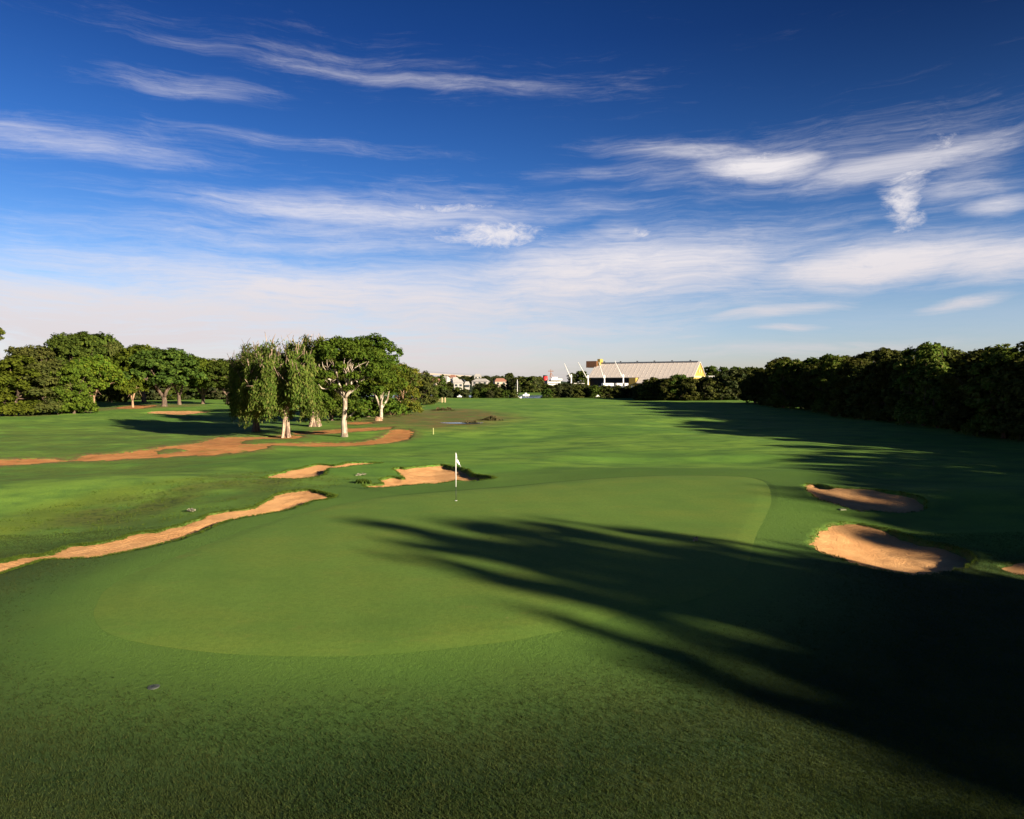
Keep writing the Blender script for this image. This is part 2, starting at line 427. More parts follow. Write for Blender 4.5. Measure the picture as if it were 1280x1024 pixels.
# ------------------------------------------------------------------ ground
def axis(lo, hi, step, far_lo, far_hi, g=1.055):
    a = list(np.arange(lo, hi, step)); s = step; x = a[-1]
    while x < far_hi: s *= g; x += s; a.append(x)
    s = step; x = lo; b = []
    while x > far_lo: s *= g; x -= s; b.append(x)
    return np.array(b[::-1] + a)
xs = axis(-42, 33, .16, -2600, 2600)
ys = np.concatenate([axis(9, 52, .15, -260, 52.0), axis(52.3, 112, .30, 52.2, 3600)[1:]])
ys = np.unique(np.round(ys, 4))
GX, GY = np.meshgrid(xs, ys)
nx, ny = len(xs), len(ys)
gx, gy = GX.ravel(), GY.ravel()
gs = gsd_f(gx, gy)
gz = h_ground(gx, gy, gs)
i = np.arange(nx * ny).reshape(ny, nx)
faces = np.stack([i[:-1, :-1], i[:-1, 1:], i[1:, 1:], i[1:, :-1]], -1).reshape(-1, 4)
me = fast_mesh('ground', np.stack([gx, gy, gz], 1), faces, [M['turf']], smooth=True)

def blob(cx, cy, rx, ry, rot=0):
    """soft 0..1 patch centred at a spot in the world"""
    c, s_ = math.cos(rot), math.sin(rot); dx, dy = gx - cx, gy - cy
    u = (dx * c + dy * s_) / rx; v = (-dx * s_ + dy * c) / ry
    return np.clip(1.3 - (u * u + v * v), 0, 1)
lime_poly = smooth_poly([to_ground(a, b) for a, b in [(-80,668),(0,650),(50,635),(110,618),(170,606),(250,598),(190,612),(130,628),(70,648),(40,662),(0,676),(-80,694)]], 4)
brown_poly = smooth_poly([to_ground(a, b) for a, b in [(430,526),(500,516),(540,512),(600,512),(640,519),(650,524),(600,533),(560,537),(520,535),(480,531)]], 4)
shore_poly = smooth_poly([to_ground(a, b) for a, b in [(-60,524),(-60,517),(60,515),(150,508),(240,505),(250,508),(180,511),(110,515),(60,520)]], 4)
rough_poly = smooth_poly([to_ground(a, b) for a, b in [(30,655),(60,640),(140,622),(220,606),(320,592),(400,600),(330,620),(260,636),(170,655),(90,668)]], 4)
near_d = sstep(.4, 3.0, gs) * sstep(37.5, 26.0, gy + .0 * gx) * sstep(33, 24, gy)
att = {
 'gsd': np.clip(gs, -3, 30),
 'lime': sstep(1.2, -1.5, sdf(lime_poly, gx, gy, 8)) * .85,
 'brown': np.maximum(sstep(4, -4, sdf(brown_poly, gx, gy, 12)), sstep(1.5, -2, sdf(shore_poly, gx, gy, 8)) * .9),
 'rough': np.maximum(sstep(2.5, -2, sdf(rough_poly, gx, gy, 9)), .55 * sstep(-14, -24, gx) * sstep(30, 40, gy) * sstep(110, 70, gy)),
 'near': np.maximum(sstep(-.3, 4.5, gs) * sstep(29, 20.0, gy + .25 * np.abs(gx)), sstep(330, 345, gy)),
}
att['soft'] = np.clip(np.maximum(sstep(34, 24, gy), sstep(-2, -8, gx)), 0, 1)
soil = np.zeros_like(gx)
for k in dirt: soil = np.maximum(soil, sstep(1.6, -.2, dsd(k, gx, gy)))
for k in bunk: soil = np.maximum(soil, .55 * sstep(.10, -.05, bsd(k, gx, gy, 2)))
att['soil'] = soil
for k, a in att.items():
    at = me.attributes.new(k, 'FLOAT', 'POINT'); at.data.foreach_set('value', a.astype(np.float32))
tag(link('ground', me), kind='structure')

def hz(x, y):
    X = np.array([float(x)]); Y = np.array([float(y)])
    return float(h_ground(X, Y, gsd_f(X, Y))[0])

# putting green: rings from its centre out to its outline
n = len(green_poly); cen = green_poly.mean(0); rings = 170
t = np.linspace(0, 1, rings + 1)[1:]
gp = cen + t[:, None, None] * (green_poly[None] - cen)
dense = gp.reshape(-1, 2)
V = np.concatenate([[cen], dense]); gsv = gsd_f(V[:, 0], V[:, 1]); Z = h_base(V[:, 0], V[:, 1], gsv) + .022 - .019 * np.clip((np.concatenate([[0], np.repeat(t, n)]) - .93) / .07, 0, 1)
idx = 1 + np.arange(rings * n).reshape(rings, n)
q = np.stack([idx[:-1], idx[1:], np.roll(idx[1:], -1, 1), np.roll(idx[:-1], -1, 1)], -1).reshape(-1, 4)
me = fast_mesh('putting_green', np.column_stack([V, Z]), q[:, ::-1], [M['green']], smooth=True)
tag(link('putting_green', me), kind='structure')

def sheet(name, lo, hi, step, zf, keep, mat):
    x = np.arange(lo[0], hi[0], step); y = np.arange(lo[1], hi[1], step); X, Y = np.meshgrid(x, y)
    z, s = zf(X.ravel(), Y.ravel()); k = (s < keep).reshape(X.shape)
    ii = np.arange(X.size).reshape(X.shape)
    kk = k[:-1, :-1] & k[:-1, 1:] & k[1:, 1:] & k[1:, :-1]
    q = np.stack([ii[:-1, :-1], ii[:-1, 1:], ii[1:, 1:], ii[1:, :-1]], -1)[kk]
    used = np.unique(q); remap = np.full(X.size, -1); remap[used] = np.arange(len(used))
    return fast_mesh(name, np.column_stack([X.ravel(), Y.ravel(), z])[used], remap[q], [mat], smooth=True)
for k, d in bunk.items():
    lo, hi = d['poly'].min(0) - 1, d['poly'].max(0) + 1
    me = sheet('sand_bunker', lo, hi, .14 if k != 'belt' else .4, lambda x, y, k=k: h_sand(k, x, y), .22, M['sand'])
    tag(link('sand_bunker', me), d['label'], 'bunker', 'sand bunkers on the golf course')
for k, p in dirt.items():
    def zf(x, y, k=k):
        s = dsd(k, x, y); return h_base(x, y) - .05 - .02 * vnoise(x, y, 77), s
    lo, hi = p.min(0) - 2, p.max(0) + 2
    tag(link('dirt_path', sheet('dirt_path', lo, hi, .3, zf, .4, M['dirt'])), kind='structure')

# river
m = NT('river_water'); b = m.n('ShaderNodeBsdfPrincipled'); b.inputs['Base Color'].default_value = (.10, .15, .22, 1); b.inputs['Roughness'].default_value = .18
bp = m.n('ShaderNodeBump'); bp.inputs['Strength'].default_value = .5; bp.inputs['Distance'].default_value = .3
m.l(m.noise(m.scalev(m.pos(), .3, 1, 1), .9, 4), bp.inputs['Height']); m.l(bp.outputs[0], b.inputs['Normal']); m.l(b.outputs[0], m.out.inputs[0])
mb = MB(); mb.add([(-900, 230, -1.1), (900, 230, -1.1), (900, 352, -1.1), (-900, 352, -1.1)], [(0, 1, 2, 3)])
tag(mb.build('water', m.mat), kind='structure')
# a puddle in the marshy ground
pc = to_ground(577, 529.5)
mb = MB(); ring = [(pc[0] + 2.6 * math.cos(a) * (1 + .15 * math.sin(3 * a)), pc[1] + 1.3 * math.sin(a), hz(*pc) + .07) for a in np.linspace(0, 2 * math.pi, 25)[:-1]]
mb.add(ring, [tuple(range(24))]); tag(mb.build('puddle', m.mat), kind='structure')

# ------------------------------------------------------------------ foliage
def leaf_quads(P, Nn, size, rng, asp=1.6, updir=None):
    """one rhombic leaf spray per point, facing about Nn"""
    n = len(P)
    nr = Nn + rng.normal(0, .55, (n, 3)); nr /= np.linalg.norm(nr, axis=1)[:, None] + 1e-9
    ref = rng.normal(0, 1, (n, 3)) if updir is None else (np.array(updir)[None] + rng.normal(0, .25, (n, 3)))
    a = ref - (ref * nr).sum(1)[:, None] * nr; a /= np.linalg.norm(a, axis=1)[:, None] + 1e-9
    b = np.cross(nr, a); s = size * rng.uniform(.6, 1.35, n)[:, None]
    V = np.stack([P - a * s * asp * .5, P + b * s * .5 + a * s * .1, P + a * s * asp * .5, P - b * s * .5 + a * s * .1], 1)
    V[:, 1] += nr * s * .12; V[:, 3] += nr * s * .12
    return V.reshape(-1, 3)

def sph(n, rng):
    v = rng.normal(0, 1, (n, 3)); return v / (np.linalg.norm(v, axis=1)[:, None] + 1e-9)

def lobes_to_leaves(lobes, total, size, rng, clump=.5, per=22, asp=1.5):
    """lobes: (centre, radii). Leaves gather in clumps near each lobe's surface"""
    area = np.array([(l[1][0] * l[1][1] + l[1][0] * l[1][2]) for l in lobes]); area /= area.sum()
    out = []
    for (c, r), w in zip(lobes, area):
        k = max(4, int(total * w / per)); c = np.array(c); r = np.array(r)
        d = sph(k, rng); d[:, 2] = np.where(d[:, 2] < -.35, -d[:, 2] * .7, d[:, 2])
        cc = c + d * r * rng.uniform(.72, 1.06, k)[:, None]
        cr = clump * rng.uniform(.6, 1.3, k)
        P = np.repeat(cc, per, 0) + sph(k * per, rng) * (np.repeat(cr, per) * rng.uniform(.15, 1, k * per) ** .5)[:, None] * np.array([1, 1, .62])
        nd = np.repeat(d / r * r.mean(), per, 0) + np.array([0, 0, .45])
        out.append(leaf_quads(P, nd, size, rng, asp))
    return np.concatenate(out)

def crown_mesh(name, V, mat):
    return fast_mesh(name, V, np.arange(len(V)).reshape(-1, 4), [mat])

def bent(a, b, rng, wob=.12, n=5, lift=.0):
    a = np.array(a, float); b = np.array(b, float); L = np.linalg.norm(b - a)
    off = rng.normal(0, wob * L * .5, (2, 3)); pts = []
    for i in range(n + 1):
        t = i / n; p = a + (b - a) * t + off[0] * math.sin(math.pi * t) + off[1] * math.sin(2 * math.pi * t) * .4; p[2] += lift * L * math.sin(math.pi * t)
        pts.append(p)
    return pts

def limbs(mb, base_r, th, lobes, rng, fork=3, flare=1.5, lean=(0, 0), twigs=2):
    """trunk to height th, main limbs, then a branch into every lobe"""
    top = np.array([lean[0], lean[1], th])
    tr = bent((0, 0, -.3), top, rng, .05, 6); rad = [base_r * (flare if i == 0 else 1.15 if i == 1 else 1 - .05 * i) for i in range(7)]
    mb.tube(tr, rad, 10)
    cents = [np.array(l[0], float) for l in lobes]; ang = [math.atan2(c[1] - top[1], c[0] - top[0]) for c in cents]
    nodes = []
    for k in range(fork):
        a0 = 2 * math.pi * k / fork - math.pi; grp = [c for c, a in zip(cents, ang) if a0 <= a < a0 + 2 * math.pi / fork] or [cents[k % len(cents)]]
        m_ = np.mean(grp, 0); node = top + (m_ - top) * .5; node[2] -= .05 * (m_[2] - th)
        mb.tube(bent(top - (0, 0, .15), node, rng, .12, 4), np.linspace(base_r * .62, base_r * .38, 5), 8)
        for c in grp:
            e = c + rng.normal(0, .25, 3)
            mb.tube(bent(node, e, rng, .16, 4), np.linspace(base_r * .34, base_r * .08, 5), 6)
            for _ in range(twigs):
                mb.tube(bent(node + (e - node) * .5, e + rng.normal(0, .9, 3), rng, .2, 3), np.linspace(base_r * .14, base_r * .03, 4), 5)

def broad(seed, Ht, W, leaf, bark, total=14000, size=.26, low=.28, n=15, flat=1.0, base_r=.35, clump=.55, name='tree', th=None, per=22):
    rng = np.random.default_rng(seed); lobes = []
    cz = Ht * (low + 1) / 2; az = Ht * (1 - low) / 2
    for i in range(n):
        u = (i + .5) / n; a = i * 2.39996 + rng.uniform(-.3, .3)
        z = 1 - 1.75 * u; rr = math.sqrt(max(0, 1 - z * z)) * rng.uniform(.75, 1.05)
        r = W * rng.uniform(.15, .22)
        c = (math.cos(a) * rr * (W / 2 - r * .8), math.sin(a) * rr * (W / 2 - r * .8), cz + z * (az - r * .6))
        lobes.append((c, (r, r, r * rng.uniform(.62, .85) * flat)))
    lobes.append(((0, 0, cz), (W * .25, W * .25, az * .7)))
    if low < .11:
        for i in range(9):
            a = i * .698 + rng.uniform(-.2, .2); r = W * rng.uniform(.15, .2); lobes.append(((math.cos(a) * W * .3, math.sin(a) * W * .3, Ht * rng.uniform(.06, .16)), (r, r, Ht * .12)))
    V = lobes_to_leaves(lobes, total, size, rng, clump, per)
    mb = MB(); limbs(mb, base_r, th or Ht * max(low, .12) * 1.0, lobes[:-1], rng, 4)
    return mb.mesh('trunk', bark, True), crown_mesh('crown', V, leaf)

def weeping(seed, Ht, W, total=30000, bark=None, leaf=None, cols=30, drop=1.3, base_r=.4, gap=.0):
    rng = np.random.default_rng(seed); out = []; tops = []
    for i in range(cols):
        a = i * 2.39996 + rng.uniform(-.3, .3); rr = (W / 2) * math.sqrt((i + .6) / cols) * rng.uniform(.85, 1.05)
        top = Ht * (1 - .30 * (rr / (W / 2)) ** 2.4) * rng.uniform(.66, 1.0)
        c = np.array([math.cos(a) * rr, math.sin(a) * rr, top]); tops.append(c)
        inner = rr < W * .22
        bot = max(drop * rng.uniform(.7, 3.0), top * (.45 if inner else .14)) if not inner else top * rng.uniform(.4, .65)
        rad = rng.uniform(.34, .80)
        strands = 16; k = int(total / cols / strands)
        for s in range(strands):
            sa, sr = rng.uniform(0, 2 * math.pi), rad * math.sqrt(rng.uniform(0, 1))
            x0, y0 = c[0] + math.cos(sa) * sr, c[1] + math.sin(sa) * sr
            zt = top - sr * sr * .5 + rng.uniform(-.3, .2); zb = bot + (zt - bot) * rng.uniform(0, .45)
            tt = rng.uniform(0, 1, k) ** .85; z = zt + (zb - zt) * tt
            sway = rng.normal(0, .25, 2)
            P = np.column_stack([x0 + sway[0] * tt + rng.normal(0, .10 + .10 * (1 - tt)), y0 + sway[1] * tt + rng.normal(0, .13, k), z]) if False else np.column_stack([x0 + sway[0] * tt + rng.normal(0, .15, k), y0 + sway[1] * tt + rng.normal(0, .15, k), z])
            nd = P - np.array([0, 0, 0]); nd[:, 2] = 2.0
            nd /= np.linalg.norm(nd, axis=1)[:, None]
            out.append(leaf_quads(P, nd, .125, rng, 2.6, (0, 0, -1)))
    V = np.concatenate(out)
    mb = MB(); lob = [((t[0] * .9, t[1] * .9, t[2] * .96), (1, 1, 1)) for t in tops]
    limbs(mb, base_r, Ht * .24, lob, rng, 4, 1.6, twigs=1)
    for t in tops:
        for _ in range(3):
            e_ = t + (rng.normal(0, .5), rng.normal(0, .5), rng.uniform(.2, .75)); mb.tube(bent(t - (0, 0, 1.2), e_, rng, .15, 3), np.linspace(.05, .018, 4), 4)
    for k in range(4):
        a = k * 1.57 + .4; mb.tube([(math.cos(a) * base_r * 1.7, math.sin(a) * base_r * 1.7, -.3), (math.cos(a) * base_r * .9, math.sin(a) * base_r * .9, .7), (math.cos(a) * base_r * .7, math.sin(a) * base_r * .7, Ht * .22)], [base_r * .45, base_r * .5, base_r * .3], 7)
    return mb.mesh('trunk', bark, True), crown_mesh('crown', V, leaf)

def place(name, pair, x, y, rotz=0, s=1.0, sz=None, z=None, **tg):
    e = link(name, None, loc=(x, y, (hz(x, y) if z is None else z) - .05), rotz=rotz, scale=(s, s, sz or s)); e.empty_display_size = .5
    a = link('trunk', pair[0], e); b = link('crown', pair[1], e)
    tag(e, **tg); return e

def spot(px, py): return to_ground(px, py)

# --- the group in the middle of the left half
p = spot(365, 546)
w1 = weeping(3, 10.9, 9.0, 60000, M['b_pale'], M['l_olive'], 46, 1.5, .33)
place('weeping_tree', w1, p[0] - .6, p[1], .4, 1, label='weeping olive tree with a gnarled pale multi-stemmed trunk, nearest the dirt', cat='tree', group='weeping trees left of the white trunked tree')
p = spot(389, 533)
w2 = weeping(8, 11.8, 7.4, 42000, M['b_pale'], M['l_olive'], 30, 2.2, .5)
place('weeping_tree', w2, p[0] + .5, p[1], 2.0, 1, label='weeping tree with thin dry top twigs, standing behind and right of the gnarled trunk', cat='tree', group='weeping trees left of the white trunked tree')
p = spot(316, 541)
w3 = weeping(21, 10.6, 6.2, 38000, M['b_brown'], M['l_olive'], 26, .9, .3)
place('weeping_tree', w3, p[0], p[1] + 1.0, 1.0, 1, label='leftmost weeping tree whose foliage curtain nearly reaches the lawn', cat='tree', group='weeping trees left of the white trunked tree')

def figtree():
    rng = np.random.default_rng(5); lobes = []
    for c in [(-2.9, -.1, 8.0), (-1.7, .2, 9.0), (-.6, .6, 9.5), (.6, -.2, 9.1), (1.9, .3, 9.4), (2.9, .6, 8.5), (3.8, .8, 7.4), (-3.4, .6, 6.7), (-3.3, 1.2, 5.2), (-2.6, .2, 4.0), (4.0, 1.0, 6.0), (3.0, 1.6, 4.8),
              (0, 1.9, 7.9), (-1.6, 1.9, 6.8), (1.7, 2.0, 7.0), (-1.2, 2.4, 5.0), (1.2, 2.4, 5.2), (-.9, -1.3, 8.3), (1.5, -1.3, 8.4), (-2.6, -1.0, 6.6), (3.1, -.6, 6.9), (-2.4, 1.2, 2.9), (1.8, -.3, 2.9), (2.7, .2, 2.3), (1.0, .6, 2.0), (-1.3, .3, 3.3), (-.2, 1.9, 3.4)]:
        r = rng.uniform(.75, 1.3) if c[2] > 3.5 else rng.uniform(.5, .8)
        lobes.append((c, (r, r, r * .72)))
    for c in [(-1.5, -1.3, 6.3), (1.3, -1.7, 6.2), (2.3, -1.5, 5.4), (.1, -1.6, 7.2), (-.7, -1.1, 5.1), (-2.3, -1.2, 5.6), (3.0, -1.4, 6.4), (.9, -1.5, 5.0)]:
        r = rng.uniform(.35, .6); lobes.append((c, (r, r, r * .7)))
    V = lobes_to_leaves(lobes, 34000, .19, rng, .38, 18)
    mb = MB()
    tr = [(0, 0, -.3), (.05, 0, .5), (.0, 0, 1.6), (.12, 0, 2.9), (.15, 0, 4.0)]
    mb.tube(tr, [.46, .32, .27, .24, .22], 12)
    f = np.array([.15, 0, 3.95])
    for e in [(-2.2, -1.2, 7.5), (-1.1, -1.6, 8.0), (.6, -1.7, 8.2), (1.9, -1.8, 8.1), (2.9, -1.5, 7.7), (3.6, -1.2, 6.6), (-2.6, -.9, 5.9), (2.4, -1.2, 5.9), (.6, .8, 8.6)]:
        e = np.array(e); mid = f + (e - f) * .45 + (0, 0, .25)
        mb.tube(bent(f, mid, rng, .16, 5), np.linspace(.125, .08, 6), 8)
        mb.tube(bent(mid, e, rng, .25, 5), np.linspace(.08, .025, 6), 7)
        for _ in range(3):
            q0 = mid + (e - mid) * rng.uniform(.1, .6); mb.tube(bent(q0, q0 + np.array([rng.normal(0, .9), rng.normal(-.3, .4), rng.uniform(.6, 1.5)]), rng, .2, 3), np.linspace(.055, .018, 4), 6)
    mb.tube(bent((.1, 0, 1.9), (1.5, -.1, 3.0), rng, .1, 3), np.linspace(.12, .05, 4), 6)
    return mb.mesh('trunk', M['b_white'], True), crown_mesh('crown', V, M['l_fig'])
fig = figtree()
p = spot(430, 546)
place('fig_tree', fig, p[0], p[1], 0, 1.0, label='tree with a bare white trunk and branching white limbs under a dark green dome', cat='tree')
p = spot(458, 522)
place('broadleaf_tree', broad(31, 12.9, 12.4, M['l_fig'], M['b_brown'], 42000, .22, .06, 24, .85, .35, .45), p[0] - .1, p[1] + 1.5, .6, label='tall dark green domed tree behind the white limbed tree', cat='tree')
p = spot(474, 524)
fk = broad(37, 8.6, 7.4, M['l_green'], M['b_white'], 16000, .19, .36, 13, .8, .30, th=1.6)
place('broadleaf_tree', fk, p[0] + .3, p[1], 1.2, label='green tree forking low into two pale leaning stems, right of the white limbed tree', cat='tree')
p = spot(505, 516)
place('broadleaf_tree', broad(41, 9.0, 6.6, M['l_yellow'], M['b_tan'], 22000, .20, .10, 14, .85, .22), p[0], p[1], 2.2, label='yellowing autumn-tinted tree at the right end of the middle tree group', cat='tree')
p = spot(526, 507)
place('broadleaf_tree', broad(43, 8.3, 8.5, M['l_line'], M['b_brown'], 12000, .28, .03, 13, .85, .22), p[0], p[1] + 4, 1.2, label='low grey-green rounded tree just beyond the yellowing tree', cat='tree')
p = spot(410, 527)
place('broadleaf_tree', broad(47, 8.8, 8.6, M['l_dark'], M['b_brown'], 20000, .22, .06, 14, .85, .3), p[0], p[1] + 2, 3.0, label='dark bushy tree filling the gap between weeping trees and white trunk', cat='tree')

# --- belt along the left
BV = [broad(101, 10, 11, M['l_green'], M['b_brown'], 27000, .29, .20, 18, .75, .42),
      broad(102, 10, 11, M['l_dark'], M['b_brown'], 27000, .29, .16, 18, .7, .42),
      broad(103, 10, 10, M['l_lime'], M['b_tan'], 27000, .29, .20, 18, .8, .40),
      broad(104, 10, 9, M['l_green'], M['b_brown'], 25000, .29, .0, 17, .9, .3),
      broad(105, 10, 9, M['l_line'], M['b_brown'], 25000, .29, .02, 17, .9, .3)]
belt = [ # px base x, base y, variant, height, width scale, label
 (-55,520,3,10.5,1.2,'lime green bushy tree at the left edge, foliage down to the grass',2.1),
 (18,519,3,10.2,1.15,'dense bright green tree at the far left, leaves reaching the ground',.3),
 (62,518,4,9.4,1.15,'olive bushy tree second from the left edge with a shadowed foot',1.1),
 (92,517,3,9.0,.95,'dark green bushy tree just left of the lime tree with tan trunk',2.9),
 (117,512,2,10.6,1.05,'yellow-green round tree with a thick sunlit tan trunk at the edge of the lawn',1.0),
 (166,509,2,9.2,.70,'small lime tree with a thin pale trunk beside the round yellow-green one',2.0),
 (205,508,1,13.0,1.15,'wide dark green tree with a short sunlit trunk in the middle of the left belt',.5),
 (224,506,0,12.4,.85,'tiered mid green tree whose flat sprays step down to the right',1.9),
 (254,505,0,11.6,.95,'dark spreading tree directly left of the weeping trees',4.0),
 (285,505.5,1,11.2,.95,'dark tree half hidden behind the leftmost weeping foliage',3.1),
 (118,502,1,20.3,.85,'tall flat-topped tree rising above the belt behind the yellow-green tree',3.6),
 (95,503,1,18.8,.8,'tall dark round-topped tree behind, left of the flat-topped one',.9),
 (140,503,4,17.0,.6,'tall grey-brown tree with bare upper limbs behind the lime tree',.2),
 (40,505,4,14.4,1.0,'tall tree showing only its crown over the bright green left trees',1.4),
 (180,503,0,15.4,.95,'rounded mid green tree behind the wide dark tree',2.4),
 (322,500,1,12.0,1.0,'distant dark tree seen low between weeping foliage curtains',2.7),
]
for bx, by, v, ht, ws, lab, rz in belt:
    p = spot(bx, by); s = ht / 10.0
    place('broadleaf_tree', BV[v], p[0], p[1], rz, s * ws, s, label=lab, cat='tree', group='trees of the belt along the left')
p = spot(-20, 512)
place('broadleaf_tree', broad(140, 17.6, 6.5, M['l_olive'], M['b_tan'], 9000, .3, .72, 9, .7, .3), p[0] + .5, p[1], .7, label='tall tree at the left edge whose small pale brown crown tops the rest', cat='tree', group='trees of the belt along the left')

# --- dense tree line along the right
RV = [broad(201, 10, 8.0, M['l_line'], M['b_brown'], 20000, .30, .0, 17, .95, .22, .5),
      broad(202, 10, 7.2, M['l_line'], M['b_brown'], 20000, .30, .02, 16, 1.0, .22, .5),
      broad(203, 10, 7.6, M['l_dark'], M['b_brown'], 20000, .30, .0, 16, .95, .22, .45)]
def plume_tree(seed, npl=44, sparse=.72):
    rng = np.random.default_rng(seed); lobes = []
    for i in range(npl):
        a = i * 2.39996 + rng.uniform(-.2, .2); q = math.sqrt((i + .5) / npl); x_, y_ = math.cos(a) * q * 3.4, math.sin(a) * q * 3.4
        tp = 10 * (1 - .30 * q * q) * rng.uniform(.62, 1.0); r = rng.uniform(.22, .5); hl = rng.uniform(1.0, 2.2)
        lobes.append(((x_, y_, tp - hl), (r, r, hl)))
    V = lobes_to_leaves(lobes, int(9000 * sparse), .22, rng, .26, 16, 2.2)
    low_ = [((math.cos(k * .9) * 2.3, math.sin(k * .9) * 2.3, z_), (1.25, 1.25, 1.4)) for k in range(7) for z_ in (1.6, 4.0)]
    V = np.concatenate([V, lobes_to_leaves(low_, 8000, .28, rng, .42, 20)]); mb = MB(); limbs(mb, .22, 1.6, lobes[::3], rng, 4)
    return mb.mesh('trunk', M['b_brown'], True), crown_mesh('crown', V, M['l_line'])
RV4 = broad(207, 10, 7.0, M['l_olive'], M['b_brown'], 18000, .28, .0, 15, 1.1, .22, .45)
PV = [plume_tree(61), plume_tree(62), plume_tree(63, 36)]
rr = random.Random(4)
y = 46.0; k = 0
while y < 168:
    for row in range(2):
        xx = 49.5 + (y - 46) * .078 + row * 5.5 + rr.uniform(-1.1, 1.1); yy = y + row * 2 + rr.uniform(-1, 1)
        ht = rr.uniform(7.6, 10.6) * (1.08 if row else 1.0)
        place('evergreen_tree', (RV + [RV4, PV[0], PV[1]])[rr.randrange(6)], xx, yy, rr.uniform(0, 6.28), ht / 10 * rr.uniform(.95, 1.2), ht / 10,
              label='evergreen tree in the dense shaded tree line down the right side of the fairway', cat='tree', group='trees of the dense line along the right')
    y += 4.6
# the same line runs on beside and behind the viewer: it throws the long shadows across the green
us, vs_ = math.sin(R(SUN_AZ)), -math.cos(R(SUN_AZ))      # q runs across the sun's direction, t along the shadows
def caster(q, t, X, w_=.9):
    y_ = (q - vs_ * X) / us; tb = -us * X + vs_ * y_; h_ = (t - tb) * math.tan(R(SUN_EL))
    place('casuarina_tree', PV[rr.randrange(3)], X, y_, rr.uniform(0, 6.28), h_ / 10 * w_, h_ / 10, label='tall feathery tree out of view whose long shadow reaches over the putting green', cat='tree', group='trees beside the green that cast the long shadows')
for q, t, X, w_ in [(15.6, 26.5, 31, .66), (17.6, 23, 35, .74), (20.0, 18, 33, .66), (22.0, 12.5, 36, .6), (13.4, 21, 34, .5), (12.2, 8.0, 36, .7), (10.9, 5, 33, .9), (9.0, 3.5, 36, .9), (12.5, 4.5, 42, 1.1), (7.0, 2.5, 34, .9), (15.5, 9, 44, 1.1), (10, 3, 46, 1.2), (20, 8, 49, 1.2),
                    (24.8, 4.6, 46, .8), (25.5, 2.0, 52, 1.2), (26.5, 2.8, 58, 1.3), (29.5, 4.5, 59, 1.3), (33.5, 8, 60, 1.3), (38, 9, 60, 1.3), (43, 12, 60, 1.3), (28, 3, 49, 1.2), (30, 3.5, 46, 1.2), (36, 7.5, 46, 1.2), (43, 9.5, 46.5, 1.2), (51, 11.5, 47, 1.3), (59, 15, 47.5, 1.3), (27.5, .5, 41, .9), (33, 3.5, 52, 1.2), (39.5, 6.5, 53, 1.2), (47, 9, 53, 1.2), (55, 12, 54, 1.2), (30, 1.5, 53, 1.2), (18, 9, 42, 1.0), (22, 3, 43, 1.0)]:
    caster(q, t + (5.5 if q > 29 else 0), X, w_ * (1.2 if q > 29 else 1))

# --- lit mangroves at the end of the fairway, right
FV = [broad(301, 6, 6.5, M['l_line'], M['b_brown'], 5000, .36, .0, 12, .9, .14, .5, per=16),
      broad(302, 6, 5.5, M['l_far'], M['b_brown'], 5000, .36, .0, 12, .95, .14, .5, per=16),
      broad(303, 6, 6.0, M['l_dark'], M['b_brown'], 5000, .36, .0, 12, .9, .14, .5, per=16)]
joined = []
def one_mesh(pair, name):
    a, b = pair; va = np.empty(len(a.vertices) * 3); a.vertices.foreach_get('co', va)
    mb_v = [tuple(v) for v in va.reshape(-1, 3)]; fs = [tuple(p.vertices) for p in a.polygons]; o = len(mb_v)
    vb = np.empty(len(b.vertices) * 3); b.vertices.foreach_get('co', vb)
    me = bpy.data.meshes.new(name); q = (np.arange(len(b.vertices)).reshape(-1, 4) + o).tolist()
    me.from_pydata(mb_v + [tuple(v) for v in vb.reshape(-1, 3)], [], fs + q); me.update()
    me.materials.append(a.materials[0]); me.materials.append(b.materials[0])
    mi = np.zeros(len(me.polygons), np.int32); mi[len(fs):] = 1; me.polygons.foreach_set('material_index', mi); return me
FJ = [one_mesh(p, 'distant_tree') for p in FV]
def far_tree(name, v, x, y, s, sz, label, group, z=None):
    o = link(name, FJ[v], loc=(x, y, (hz(x, y) if z is None else z) - .2), rotz=rr.uniform(0, 6.28), scale=(s, s, sz))
    tag(o, label, 'tree', group); return o
for px_ in range(800, 958, 9):
    for row in range(3):
        Y = 196 + row * 9 + rr.uniform(-2, 2) + max(0, 850 - px_) * .25; X = (px_ + rr.uniform(-3, 3) - 640) / F * Y
        h_ = (rr.uniform(5.6, 7.0) if px_ < 905 else rr.uniform(7.5, 9.3)) if px_ > 812 else 4.8
        far_tree('mangrove_tree', 0 if rr.random() < .6 else 1, X, Y, h_ / 6 * 1.05, h_ / 6, 'sunlit olive mangrove tree in the clump closing the right end of the fairway', 'sunlit mangroves at the end of the fairway')
p = at_y(842, 480, 205); far_tree('mangrove_tree', 2, p[0], 199, 1.35, 1.28, 'darker rounded mangrove standing out in front of the sunlit clump', None)
